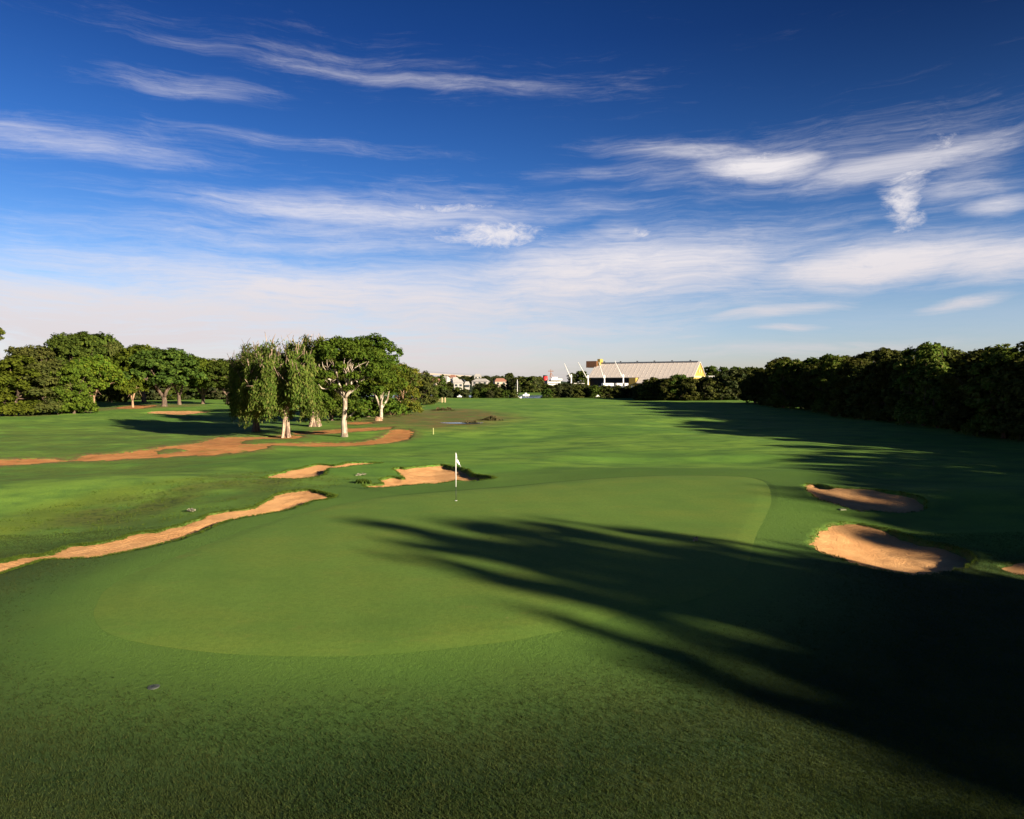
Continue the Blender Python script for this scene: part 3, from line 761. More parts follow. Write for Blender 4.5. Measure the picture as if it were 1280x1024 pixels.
# --- dark mangroves on the near bank
px_ = 533
for px_ in range(20, 345, 13):
    Y = 205 + rr.uniform(-6, 10); X = (px_ - 640) / F * Y; h_ = rr.uniform(5.5, 8.0)
    far_tree('distant_tree', rr.choice([1, 2, 2]), X, Y, h_ / 6 * 1.3, h_ / 6, 'dark distant tree in the shaded row seen through the gaps of the left belt', 'row of dark trees behind the left belt')
px_ = 533
while px_ < 805:
    for row in range(2):
        if 650 < px_ < 678: continue
        Y = 232 + row * 5 + rr.uniform(-2, 2); X = (px_ + rr.uniform(-2, 2) - 640) / F * Y
        h_ = rr.uniform(3.2, 4.3) if px_ < 632 or px_ > 678 else 3.2
        if px_ > 715: h_ = rr.uniform(4.2, 5.0)
        far_tree('mangrove_tree', rr.choice([0, 1, 2, 2]), X, Y, h_ / 6 * 1.0, h_ / 6, 'dark low mangrove on the river bank at the end of the fairway', 'dark mangroves along the river bank', z=-.4)
    px_ += 10
# --- wooded far bank and hillside
HOUSES = [(545.5, 482, 420, 6.5, 7, 4.2, 'roof_tile', .2, 'small pinkish tan house low on the hillside, nearest the middle tree group'),
          (557, 477, 520, 4.8, 6, 4, 'roof_grey', -.3, 'small white house on the hillside above the dark cypress'),
          (569, 478.5, 480, 4.4, 6, 3.4, 'roof_grey', .3, 'small white house beside the arched dark roof'),
          (573, 482, 440, 5.8, 6, 3.4, 'roof_grey', .1, 'white house with a slanting roof below the arched one'),
          (584, 483, 440, 2.8, 4, 1.8, 'roof_grey', 0, 'tiny white shed among the hillside trees'),
          (601, 479, 520, 12, 8, 2.4, 'roof_grey', -.15, 'long low white house in the middle of the hillside'),
          (625, 479.5, 470, 8, 7, 2.8, 'roof_tile', .2, 'cream house left of the mast on the hillside'),
          (597, 472.5, 600, 6, 8, 2.6, 'roof_grey', .1, 'pale flat house at the very top of the hillside'),
          (566, 474, 600, 5, 7, 3, 'roof_tile', -.1, 'cream house high on the hillside under the bridge line')]
def covers(px_, Y, X, halfw, ztop):
    ytop = 477 - (ztop - H) / Y * F; hw = halfw / Y * F
    for h_ in HOUSES:
        if Y < h_[2] and abs(px_ - h_[0]) < hw + h_[3] / 2 / h_[2] * F * .8 and ytop < h_[1] - 1.3: return True
    if 632 > px_ > 480 and ytop < 468.8: return True
    return False
k = 0; tries = 0
while k < 240 and tries < 6000:
    tries += 1
    if k % 3 == 0: px_ = rr.uniform(632, 706); Y = rr.uniform(345, 395); tall = 1.25 if px_ < 674 else .62
    else: px_ = rr.uniform(500, 640) ; Y = rr.uniform(350, 900); tall = .8 if Y < 500 else 1.15
    X = (px_ - 640) / F * Y; sh = rr.uniform(.8, 1.35) if tall < 1 else rr.uniform(1.2, 1.7); sv = rr.uniform(.75, 1.15) * tall
    g = hz(X, Y)
    if covers(px_, Y, X, 3.2 * sh, g + 6 * sv): continue
    far_tree('distant_tree', rr.choice([1, 1, 2, 0]), X, Y, sh, sv, 'dark tree on the wooded far bank between the pale houses', 'trees on the wooded far bank', z=g)
    k += 1
for px_ in range(700, 735, 7):
    far_tree('distant_tree', 1, (px_ - 640) / F * 352, 352, 1.1, .8, 'dark tree on the wooded far bank between the pale houses', 'trees on the wooded far bank')
for (px_, py_, Y, s, lab) in [(888, 457, 520, 3.2, 'round dark tree immediately right of the yellow gable'), (905, 458, 500, 3.0, 'round dark tree right of the yellow gable, the second one'), (727, 463, 560, 2.9, 'dark tree just left of the long shed'), (716, 466, 560, 2.2, 'smaller dark tree left of the shed among the ship cranes'), (921, 458, 470, 3.0, 'dark tree where the far trees meet the right tree line'), (936, 458, 430, 2.9, 'dark tree above the start of the right tree line'), (950, 459, 400, 2.6, 'grey-green tree above the right tree line, the third from the shed')]:
    q = at_y(px_, py_, Y); g = hz(q[0], Y); far_tree('distant_tree', 2 if s > 2.5 else 1, q[0], Y, s * .8, (q[2] - g) / 6, lab, None)

# ------------------------------------------------------------------ far structures
def house(px_, py_, Y, w, d, h, roof, rz, label):
    q = at_y(px_, py_, Y); g = q[2] - h * .5
    e = link('house', None, loc=(q[0], Y, g), rotz=rz); tag(e, label, 'house', 'pale houses on the far hillside')
    mb = MB(); mb.box((0, 0, h / 2 - 4), (w, d, h + 8)); mb.build('wall', M['cream'] if 'cream' in label or 'tan' in label or 'pink' in label else M['wall_white'], e)
    mb = MB(); a, b = w / 2 + .5, d / 2 + .5; mb.add([(-a, -b, h), (a, -b, h), (a, b, h), (-a, b, h), (-a * .55, 0, h + 2.2), (a * .55, 0, h + 2.2)], [(0, 1, 5, 4), (1, 2, 5), (2, 3, 4, 5), (3, 0, 4), (3, 2, 1, 0)])
    mb.build('roof', roof, e)
    nwin = max(2, int(w / 4))
    for i in range(nwin):
        mb = MB(); mb.box(((i + .5) / nwin * w - w / 2, -d / 2 - .05, h * .55), (1.5, .14, 1.3)); mb.build('window', M['glass'], e)
for a in HOUSES: house(*a[:6], M[a[6]], *a[7:])
for px_, lab in ((888, 'white building between yellow gable and dark trees, the left one'), (897, 'white building between yellow gable and dark trees, the right one')):
    q = at_y(px_, 470.5, 430); e = link('house', None, loc=(q[0], 430, q[2] - 2)); tag(e, lab, 'house', 'white buildings right of the shed')
    mb = MB(); mb.box((0, 0, 0), (3.8, 5, 4)); mb.build('wall', M['white'], e); mb = MB(); mb.box((0, 0, 2.15), (4.4, 5.6, .3)); mb.build('roof', M['roof_grey'], e)

# long storage shed
def shed():
    a33 = R(33); ux = np.array([-math.cos(a33), math.sin(a33), 0]); pv = np.array([math.sin(a33), math.cos(a33), 0]); A = np.array([131.7, 480., 0]); L = 80.; w = 14.; zr = 19.; ze = 8.2; g = 2.
    e = link('storage_shed', None, loc=tuple(A + (0, 0, g))); tag(e, 'long storage shed with a ribbed pinkish brown roof and a yellow gable end', 'shed')
    O = -np.array([0, 0, g])
    def P(t, s, z): return tuple(ux * t + pv * s + np.array([0, 0, z]) + O)
    mb = MB()
    mb.add([P(-.6, -w, ze), P(-.6, 0, zr), P(L, 0, zr), P(L, -w, ze), P(-.6, -w, ze + .35), P(-.6, 0, zr + .35), P(L, 0, zr + .35), P(L, -w, ze + .35)], [(0, 1, 2, 3), (7, 6, 5, 4), (0, 4, 5, 1), (3, 2, 6, 7), (0, 3, 7, 4)])
    mb.add([P(-.6, w, ze), P(-.6, 0, zr), P(L, 0, zr), P(L, w, ze), P(-.6, w, ze + .35), P(-.6, 0, zr + .35), P(L, 0, zr + .35), P(L, w, ze + .35)], [(0, 3, 2, 1), (4, 5, 6, 7), (0, 1, 5, 4), (3, 7, 6, 2), (0, 4, 7, 3)])
    for i in range(24):                    # standing seams
        t = (i + .5) / 24 * L
        mb.add([P(t - .1, -w, ze + .36), P(t + .1, -w, ze + .36), P(t + .1, 0, zr + .36), P(t - .1, 0, zr + .36), P(t - .1, -w, ze + .43), P(t + .1, -w, ze + .43), P(t + .1, 0, zr + .43), P(t - .1, 0, zr + .43)], [(4, 5, 6, 7), (0, 4, 7, 3), (1, 2, 6, 5), (0, 1, 5, 4)])
    m_roof = simple('ribbed_roof_sheet', (.60, .53, .47), .7, .05, .8, streak=(1, 1, .2))
    rf = mb.build('roof', m_roof, e)
    mb = MB(); mb.box(P(L / 2 - .3, 0, zr + .65), (L - 2, 1.6, .7), math.pi - a33); mb.build('ridge_walkway', M['cable'], rf)
    mb = MB()
    for i in range(6): mb.box(P((i + .5) / 6 * L, 0, zr + 1.4), (.9, 1.2, .6), math.pi - a33)
    mb.build('ridge_vent', M['dark'], rf)
    mb = MB(); mb.add([P(0, -w + .3, g), P(0, w - .3, g), P(0, w - .3, ze), P(0, 0, zr - .2), P(0, -w + .3, ze)], [(0, 1, 2, 3, 4)])
    mb.add([P(L - .4, -w + .3, g), P(L - .4, w - .3, g), P(L - .4, w - .3, ze), P(L - .4, 0, zr - .2), P(L - .4, -w + .3, ze)], [(4, 3, 2, 1, 0)])
    mb.build('gable_wall', M['yellow'], e)
    mb = MB()
    for s in (-1, 1): mb.box(P(-.3, s * 2.2, ze + 4.6), (.4, 1.6, 1.8), math.pi - a33)
    mb.box(P(-.3, 0, ze + .6), (.4, 2 * w - 2.5, 1.2), math.pi - a33)
    mb.build('gable_light_panel', simple('pale_yellow_panel', (.55, .45, .2), .6), e)
    mb = MB(); mb.add([P(0, -w + .3, g - 2), P(L * .5, -w + .3, g - 2), P(L * .5, -w + .3, ze - .1), P(0, -w + .3, ze - .1)], [(0, 1, 2, 3)]); mb.build('side_wall', M['concrete'], e)
    mb = MB(); mb.add([P(L * .5, -w + 3, g - 2), P(L - .4, -w + 3, g - 2), P(L - .4, -w + 3, ze + 2), P(L * .5, -w + 3, ze + 2)], [(0, 1, 2, 3)]); mb.build('open_bay', M['dark'], e)
    # the roof runs on lower over the right half
    mb = MB(); mb.add([P(-.6, -w - .02, ze - .1), P(L * .49, -w - .02, ze - .1), P(L * .49, -w - 5.5, ze - 4), P(-.6, -w - 5.5, ze - 4), P(-.6, -w - .02, ze + .25), P(L * .49, -w - .02, ze + .25), P(L * .49, -w - 5.5, ze - 3.65), P(-.6, -w - 5.5, ze - 3.65)], [(0, 1, 2, 3), (7, 6, 5, 4), (1, 5, 6, 2), (0, 3, 7, 4), (3, 2, 6, 7)])
    mb.build('lower_roof', m_roof, e)
    mb = MB(); mb.box(P(L * .53, -w - 2.5, 4.9), (5, 5, 6.5), math.pi - a33); mb.build('yellow_porch', M['yellow'], e)
    mb = MB(); mb.box(P(L + 2.5, 0, zr - .4), (9, 7, 5), math.pi - a33); hd = mb.build('conveyor_head_house', M['rust'], e)
    mb = MB(); mb.box(P(L - 3.2, 0, zr + .6), (2.2, 5.2, 6), math.pi - a33); mb.build('stair_tower', M['yellow'], hd)
shed()

# cargo ship in front of it
def ship():
    Y = 405.0
    def W(px_, py_, dy=0): return at_y(px_, py_, Y + dy)
    g = -1.1; c = W(735, 490); e = link('cargo_ship', None, loc=(c[0], Y, g)); tag(e, 'cargo ship moored by the long shed, white wheelhouse, red funnel and four deck cranes', 'ship')
    def Lc(p): return (p[0] - c[0], p[1] - Y, p[2] - g)
    x0, x1 = W(676, 480)[0] - c[0], W(792, 480)[0] - c[0]; zd = W(700, 482.5)[2] - g
    mb = MB()
    for i, (t0, wd) in enumerate([(0, 5.5), (.04, 7), (.85, 7), (.95, 4.5), (1.0, .6)]):
        x = x0 + (x1 - x0) * t0; fl = 1.0
        mb.v += [(x, -wd * .8, -1), (x, -wd, zd), (x, wd, zd), (x, wd * .8, -1)]
        if i:
            b = 4 * i
            for k in range(4): mb.f.append((b - 4 + k, b - 4 + (k + 1) % 4, b + (k + 1) % 4, b + k)); mb.m.append(0)
    mb.f += [(0, 1, 2, 3), (19, 18, 17, 16)]; mb.m += [0, 0]
    mb.build('hull', M['hull'], e)
    def bx(name, px0, px1, py0, py1, dep, mat, dy=0, par=e):
        p0, p1 = Lc(W(px0, py1, dy)), Lc(W(px1, py0, dy)); mb = MB(); mb.box(((p0[0] + p1[0]) / 2, dy, (p0[2] + p1[2]) / 2), (p1[0] - p0[0], dep, p1[2] - p0[2])); return mb.build(name, mat, par)
    s = bx('superstructure', 684, 700, 475.6, 484, 10, M['white'])
    bx('bridge_deck', 688, 702, 473.4, 475.6, 12, M['white'], 0, s); bx('upper_deck', 690, 696.5, 471.4, 473.4, 6, M['white'], 0, s)
    mb = MB()
    for r_ in (476.6, 479.2):
        for px_ in np.arange(685.5, 699.5, 1.6):
            p_ = Lc(W(px_, r_)); mb.box((p_[0], -5.05, p_[2]), (.45, .12, .5))
    mb.build('porthole_row', M['glass'], s)
    f0 = Lc(W(681.5, 474)); mb = MB(); mb.tube([(f0[0], 0, f0[2] - 4), (f0[0], 0, f0[2] - 1.3), (f0[0], 0, f0[2] + 1.6)], [1.6, 1.55, 1.45], 16, 0); fn = mb.build('funnel', M['red'], e, True)
    mb = MB(); mb.tube([(f0[0], 0, f0[2] + 1.6), (f0[0], 0, f0[2] + 2.3)], 1.3, 16); mb.build('funnel_cap', M['black'], fn, True)
    bx('funnel_casing', 678, 685, 477, 484, 7, M['cable'])
    m0, m1 = Lc(W(688.5, 472)), Lc(W(688.5, 461.5)); mb = MB(); mb.tube([(m0[0], 0, m0[2]), (m1[0], 0, m1[2])], [.3, .12], 8); mb.tube([(m0[0] - 1.6, 0, m1[2] - 1.2), (m0[0] + 1.6, 0, m1[2] - 1.2)], .2, 6)
    mb.tube([(m0[0] - 1, 0, m0[2]), (m0[0], 0, m1[2] - 2)], .12, 6); mb.tube([(m0[0] + 1.9, 0, m0[2]), (m0[0], 0, m1[2] - 2)], .12, 6); mst = mb.build('radar_mast', M['rust'], e)
    for (bx_, ty, tx, tipy) in [(714, 470, 705.5, 454.5), (735, 471, 722.5, 453), (755.5, 471, 748.5, 452.5), (779, 470, 768.5, 451.5)]:
        b0, t0, tip = Lc(W(bx_, 484)), Lc(W(bx_, ty)), Lc(W(tx, tipy))
        mb = MB(); mb.tube([(b0[0], 0, b0[2]), (t0[0], 0, t0[2] - 1.2)], [.45, .38], 10); mb.box((t0[0], 0, t0[2]), (1.1, 1.4, 1.9), 0, 0, .7); cr = mb.build('deck_crane', M['white'], e)
        mb = MB()
        for s_ in (-.4, .4): mb.tube([(t0[0] - .5, s_, t0[2] - 1), (tip[0], s_ * .4, tip[2])], [.22, .12], 6)
        for i in range(9):
            t = (i + .5) / 9; xx = t0[0] - .5 + (tip[0] - t0[0] + .5) * t; zz = t0[2] - 1 + (tip[2] - t0[2] + 1) * t; mb.tube([(xx, -.4 * (1 - .6 * t), zz), (xx, .4 * (1 - .6 * t), zz)], .07, 4)
        mb.build('boom', M['white'], cr)
        mb = MB(); mb.tube([(t0[0] + .4, 0, t0[2] + 1.3), (tip[0], 0, tip[2])], .05, 4); mb.tube([(tip[0], 0, tip[2]), (tip[0], 0, tip[2] - 4)], .04, 4); mb.build('hoist_cable', M['cable'], cr)
    for a, b in ((717, 730), (753, 766), (769.5, 777), (779.5, 784)): bx('hatch_coaming', a, b, 479, 482.4, 8, M['concrete'] if a < 750 else M['white'], 0)
ship()

# bridge far off, running down to the right behind the trees
def bridge():
    e = link('road_bridge', None, loc=(0, 900, 0)); tag(e, 'long pale road bridge far behind the trees, its deck sloping down to the right', 'bridge')
    pts = [at_y(a, b, 900) for a, b in ((60, 441), (160, 445), (250, 449.8), (330, 454.5), (430, 460.5), (530, 467), (600, 471.5), (640, 474.5))]
    mb = MB()
    for p0, p1 in zip(pts[:-1], pts[1:]):
        for (o, t, y0, y1, mi) in ((0, 1.9, -6, 6, 0),):
            v = [(p[0], y_, p[2] + z_ - t / 2) for p in (p0, p1) for y_ in (y0, y1) for z_ in (0, t)]
            mb.add(v, [(0, 1, 5, 4), (2, 6, 7, 3), (1, 3, 7, 5), (0, 4, 6, 2), (0, 2, 3, 1), (4, 5, 7, 6)], mi)
    mb.build('deck', M['cream'], e)
    mb = MB()
    for p0, p1 in zip(pts[:-1], pts[1:]): mb.tube([(p0[0], -5.8, p0[2] + 2.6), (p1[0], -5.8, p1[2] + 2.6)], .18, 5)
    mb.build('railing', M['cable'], e)
    xs_ = np.linspace(pts[0][0] + 30, pts[-1][0] - 20, 9); X = [p[0] for p in pts]; Zp = [p[2] for p in pts]
    for x in xs_:
        z = float(np.interp(x, X, Zp)) - .95; mb = MB(); mb.box((x, 0, z / 2 - 5), (3, 7, z + 10)); mb.build('pier', M['concrete'], e)
    for s_ in (-1, 1): pass
bridge()

# dark arched roof on the hillside
q = at_y(573, 476.5, 560); mb = MB(); Wd = 11; 
for i in range(12):
    a0, a1 = math.pi * i / 12, math.pi * (i + 1) / 12
    mb.add([(-Wd * .5 * math.cos(a0) * 1.0, -6, 1.8 * math.sin(a0)), (-Wd * .5 * math.cos(a1), -6, 1.8 * math.sin(a1)), (-Wd * .5 * math.cos(a1), 6, 1.8 * math.sin(a1)), (-Wd * .5 * math.cos(a0), 6, 1.8 * math.sin(a0))], [(0, 3, 2, 1)])
e = link('hangar', None, loc=(q[0], 560, q[2])); tag(e, 'dark arched roof building among the hillside trees', 'building'); mb.build('roof', M['hull'], e)
mb = MB(); mb.box((0, 0, -3), (Wd - .6, 11.4, 5.6)); mb.build('wall', M['dark'], e)

# cypress in front of the hillside
rng = np.random.default_rng(77); lb = [((0, 0, .6 + i * .75), (1.9 * (1 - i / 11) ** .8 + .15,) * 2 + (.7,)) for i in range(10)]
mb = MB(); mb.tube([(0, 0, -.3), (0, 0, 7)], [.2, .05], 8)
e = link('cypress_tree', None, loc=(at_y(553.5, 490, 232)[0], 232, -.2)); tag(e, 'dark conical tree standing in front of the hillside houses', 'tree'); mb.build('trunk', M['b_brown'], e); link('crown', crown_mesh('crown', lobes_to_leaves(lb, 5000, .3, rng, .35, 14), M['l_dark']), e)

# sailing boat and small craft on the river
def hull_mb(L, W_, hgt):
    mb = MB(); S = [(-.5, .75, .9), (-.2, 1, .8), (.15, .95, .85), (.38, .55, .95), (.5, .04, 1.1)]
    for i, (t, w, h) in enumerate(S):
        mb.v += [(t * L, 0, -.3 * hgt), (t * L, -w * W_ * .35, 0), (t * L, -w * W_ / 2, h * hgt), (t * L, w * W_ / 2, h * hgt), (t * L, w * W_ * .35, 0)]
        if i:
            b = 5 * i
            for k in range(5): mb.f.append((b - 5 + k, b - 5 + (k + 1) % 5, b + (k + 1) % 5, b + k)); mb.m.append(0)
    mb.f += [(0, 1, 2, 3, 4), (24, 23, 22, 21, 20)]; mb.m += [0, 0]; return mb
q = at_y(646, 495, 246); e = link('sailing_boat', None, loc=(q[0], 246, -1.1), rotz=.12); tag(e, 'white sailing boat with a bare tall mast on the river beyond the fairway', 'boat')
hull_mb(3.6, 1.5, 1.1).build('hull', M['white'], e)
mb = MB(); mb.box((-.1, 0, 1.3), (1.3, .8, .55), 0, 0, .7); mb.build('cabin', M['white'], e); mb = MB(); mb.tube([(.2, 0, 1), (.2, 0, 7.3)], [.12, .09], 8); mt = mb.build('mast', M['white'], e)
mb = MB(); mb.tube([(.2, 0, 1.9), (-1.5, 0, 1.95)], .05, 6); mb.build('boom', M['white'], e)
mb = MB(); mb.tube([(1.8, 0, 1.15), (.2, 0, 7.25)], .02, 4); mb.tube([(-1.7, 0, 1), (.2, 0, 7.25)], .02, 4); mb.build('rigging', M['cable'], e)
for (px_, py_, Y, lab) in [(657.5, 489.5, 320, 'small pale motorboat on the water right of the sailing boat'), (742.5, 494, 240, 'small white motorboat at the bank below the ship cranes'), (577.5, 495, 240, 'small bluish boat glimpsed between the bank mangroves')]:
    q = at_y(px_, py_, Y); e = link('motorboat', None, loc=(q[0], Y if Y > 300 else 229.5, -1.1 if Y > 300 else hz(q[0], 229) + .3), rotz=.2); tag(e, lab, 'boat', 'small motorboats by the river'); kz = 1.0 if Y > 300 else .55; e.scale = (kz, kz, kz); hull_mb(3.2, 1.3, .7).build('hull', M['white'], e)
    mb = MB(); mb.box((-.1, 0, .95), (1.1, .8, .6), 0, 0, .75); mb.build('cabin', M['white'], e)

# timber rail fence at the end of the lawn
p0, p1 = spot(538.5, 503.5), spot(555.5, 503.5); e = link('timber_fence', None, loc=(p0[0], p0[1], hz(*p0))); tag(e, 'short pale timber rail fence at the far end of the lawn', 'fence')
dx = p1[0] - p0[0]
for x in (0, .7, dx - .8, dx): mb = MB(); mb.box((x, 0, .6), (.28, .22, 1.6)); mb.build('post', M['timber'], e)
for z in (.45, .95): mb = MB(); mb.box((dx / 2, .14, z), (dx + .4, .06, .14)); mb.build('rail', M['timber'], e)
# marker stake and stump
p = spot(541.5, 543); mb = MB(); mb.tube([(0, 0, -.1), (0, 0, .62), (0, 0, .70)], [.07, .065, .03], 8); o = mb.build('marker_stake', simple('lime_stake', (.26, .27, .09), .6), loc=(p[0], p[1], hz(*p))); tag(o, 'short pale yellow marker stake on the lawn beyond the dirt patch', 'stake')
p = spot(473, 526); rng = np.random.default_rng(1); mb = MB(); mb.tube([(0, 0, -.1), (0, 0, .25), (.04, 0, .5)], [.62, .5, .42], 11); o = mb.build('tree_stump', M['b_tan'], loc=(p[0], p[1], hz(*p))); tag(o, 'low pale cut stump on the grass under the leaning stems', 'stump')
# brown clumps of sedge in the marsh
def sedge(px_, py_, w, h_, label, mat):
    p = spot(px_, py_); rng = np.random.default_rng(int(px_)); n = 1500 if w > .6 else 260
    P = np.column_stack([rng.normal(0, w / 2.6, n), rng.normal(0, w / 5, n), rng.uniform(0, 1, n) ** 1.3]); P[:, 2] *= h_ * (.55 + .45 * vnoise(P[:, 0] * 3, P[:, 1] * 0 + px_, 3)) * (np.abs(P[:, 0]) < w * .62)
    V = leaf_quads(P, np.column_stack([rng.normal(0, 1, n), rng.normal(0, 1, n), np.zeros(n)]), .12, rng, 3.0, (0, 0, 1))
    o = link('sedge_clump', crown_mesh('sedge_clump', V, mat), loc=(p[0], p[1], hz(*p))); tag(o, label, 'plant', 'dark sedge clumps in the marshy strip')
l_sedge = leafmat('leaf_sedge', (.075, .055, .03), (.05, .05, .022), (.12, .09, .04), .15)
sedge(613, 525.5, 1.5, .62, 'dark brown sedge clump at the right end of the marshy strip', l_sedge)
sedge(555, 513, 2.2, .55, 'long low dark sedge clump at the far side of the marsh', l_sedge)
sedge(589, 529.5, 1.0, .45, 'small brown sedge clump beside the pale puddle', l_sedge)
sedge(494, 519, 2.6, .45, 'wide brown sedge clump right of the cut stump', l_sedge)
sedge(453, 604.5, 0.45, .12, 'dark green weed tuft at the left tip of the flag bunker', M['l_dark'])

# ------------------------------------------------------------------ flagstick
p = at_z(570, 626, GZ); gz0 = float(h_base(np.array([p[0]]), np.array([p[1]]))[0]) + .02
for _ in range(6): p = at_z(570, 626, gz0); gz0 = float(h_base(np.array([p[0]]), np.array([p[1]]))[0]) + .02
e = link('golf_flagstick', None, loc=(p[0], p[1], gz0)); tag(e, 'white golf flagstick with a limp white flag in the putting green', 'flagstick')
sc_ = math.hypot(p[0], p[1]) * 0 + p[1] / F
hp = 60.5 * sc_; hd = 17.5 * sc_
mb = MB(); mb.tube([(0, 0, hd), (0, 0, hp)], [.019, .016], 10); mb.build('pole', M['white'], e, True)
mb = MB(); mb.tube([(0, 0, -.1), (0, 0, hd)], [.012, .012], 10); mb.build('lower_pole', M['black'], e, True)
mb = MB(); mb.tube([(0, 0, .0), (0, 0, .012)], [.054, .054], 18); mb.build('cup', M['white'], e)
V = []; nu, nv = 9, 12          # flag hanging in folds from the top of the pole
for j in range(nv + 1):
    for i in range(nu + 1):
        u, v = i / nu, j / nv; Lx = .20 * (1 - .0 * v)
        x = .016 + u * Lx * (.35 + .65 * v) ; z = hp - .03 - v * .34 - u * (.30 * (1 - v * .25)); y_ = .05 * math.sin(u * 7 + v * 3) * u
        V.append((x, y_, z))
mb = MB(); mb.add(V, [(j * (nu + 1) + i, j * (nu + 1) + i + 1, (j + 1) * (nu + 1) + i + 1, (j + 1) * (nu + 1) + i) for j in range(nv) for i in range(nu)])
fo = mb.build('flag', M['flag'], e, True); md = fo.modifiers.new('thickness', 'SOLIDIFY'); md.thickness = .006

# ------------------------------------------------------------------ small things on the grass
def twig(px_, py_, s, rz, label, mat=None):
    p = spot(px_, py_); z = hz(*p); rng = np.random.default_rng(int(px_)); mb = MB()
    mb.tube(bent((-.5 * s, 0, .03), (.5 * s, 0, .07), rng, .1, 5), np.linspace(.03, .012, 6), 6)
    for t, a in ((-.2, .8), (.05, -.7), (.2, .9)): mb.tube([(t * s, 0, .05), (t * s + .25 * s * math.cos(a), .25 * s * math.sin(a), .12)], [.014, .006], 5)
    P = np.column_stack([rng.uniform(-.3, .5, 24) * s, rng.uniform(-.2, .2, 24) * s, rng.uniform(.02, .12, 24)])
    b = len(mb.v); V = leaf_quads(P, np.tile([0, 0, 1.], (24, 1)), .09, rng, 1.6); mb.add(V, [tuple(range(4 * i, 4 * i + 4)) for i in range(24)])
    o = mb.build('fallen_twig', mat or M['twig'], loc=(p[0], p[1], z), rotz=rz); tag(o, label, 'twig')
twig(451, 595, .55, .3, 'pale fallen twig on the grass left of the flag bunker')
twig(239, 640, .40, -.4, 'pale fallen twig beside the long winding bunker')
twig(869, 677, .20, .8, 'leafy sprig lying on the putting green near its right edge')
def disc(name, px_, py_, r, h_, mat, label, cat):
    p = spot(px_, py_); mb = MB(); mb.tube([(0, 0, -.03), (0, 0, h_ * .7), (0, 0, h_)], [r, r, r * .85], 20); e = mb.build(name, mat, loc=(p[0], p[1], hz(*p))); tag(e, label, cat); return e, mb
o, _ = disc('sprinkler_cover', 192, 859, .095, .012, M['stone'], 'grey round sprinkler cover set in the near grass at the lower left', 'sprinkler')
mb = MB(); mb.tube([(0, 0, .0135), (0, 0, .018)], [.035, .03], 14); mb.build('nozzle_cap', M['black'], o)
p = spot(1053, 638); mb = MB(); mb.box((0, 0, .02), (.26, .16, .05), .1, 0, .9); o = mb.build('distance_plate', simple('faded_plate', (.16, .17, .08), .7), loc=(p[0], p[1], hz(*p))); tag(o, 'small pale flat plate in the grass between the two right bunkers', 'plate')

# ------------------------------------------------------------------ grass blades (stuff)
m_bl = leafmat('blade_green', (.045, .085, .012), (.065, .105, .014), (.09, .11, .02), .3, .8)
def blades(P, hgt, wid, rng, lean=.5, nz=3):
    n = len(P); P = np.repeat(P, nz, 0); P[:, :2] += rng.normal(0, wid * 2.0, (len(P), 2)); n = len(P)
    a = rng.uniform(0, 2 * math.pi, n); d = np.column_stack([np.cos(a), np.sin(a), np.zeros(n)]); hh = hgt * rng.uniform(.5, 1.3, n)[:, None]
    ln = np.column_stack([rng.normal(0, lean, n), rng.normal(0, lean, n), np.ones(n)]) * hh
    V = np.stack([P - d * wid, P + d * wid, P + ln], 1); V[:, :2, 2] -= .01
    return V.reshape(-1, 3)
rng = np.random.default_rng(9); BL = []
for k in ('long', 'small', 'flag', 'far_right', 'near_right'):      # shaggy fringe hanging over the bunker lips
    pl = bunk[k]['poly']; nb = 24000 if k == 'long' else 3000 if 'right' in k else 8000
    i = rng.integers(0, len(pl), nb); t = rng.uniform(0, 1, nb)[:, None]; Q = pl[i] * (1 - t) + np.roll(pl, -1, 0)[i] * t
    Q = Q + rng.normal(0, .22, Q.shape); s = bsd(k, Q[:, 0], Q[:, 1]); Q = Q[(s > -.05) & (s < (.05 if 'right' in k else .12))]
    z = h_ground(Q[:, 0], Q[:, 1], gsd_f(Q[:, 0], Q[:, 1])); BL.append(blades(np.column_stack([Q, z]), .05, .009, rng, .8, 3))
# tussocks in the rough on the left
n = 30000; Q = np.column_stack([rng.uniform(-42, -8, n), rng.uniform(24, 62, n)]); keep = (sdf(rough_poly, Q[:, 0], Q[:, 1], 9) < 1.5) & (vnoise(Q[:, 0] * 1.3, Q[:, 1] * 1.3, 5) > -.1); Q = Q[keep]
BL.append(blades(np.column_stack([Q, h_ground(Q[:, 0], Q[:, 1], gsd_f(Q[:, 0], Q[:, 1]))]), .06, .012, rng, .9, 3))
V = np.concatenate(BL)
tag(link('grass', fast_mesh('grass', V, np.arange(len(V)).reshape(-1, 3), [m_bl])), kind='stuff')
# the nearer surround of the green: short dense turf
n = 240000; yy = 7.4 + 17 * rng.uniform(0, 1, n) ** 1.25; xx = rng.uniform(-.84, .86, n) * yy
s = gsd_f(xx, yy); kp = (s > .9) & (rng.uniform(0, 1, n) < sstep(.8, 4.5, s)); xx, yy = xx[kp], yy[kp]
P = np.column_stack([xx, yy, h_ground(xx, yy, s[kp])])
V = blades(P, .030, .0055, rng, 1.0, 3)
m_nb = leafmat('near_blade', (.023, .043, .013), (.034, .050, .015), (.052, .064, .02), .25, .5)
tag(link('grass', fast_mesh('grass', V, np.arange(len(V)).reshape(-1, 3), [m_nb])), kind='stuff')

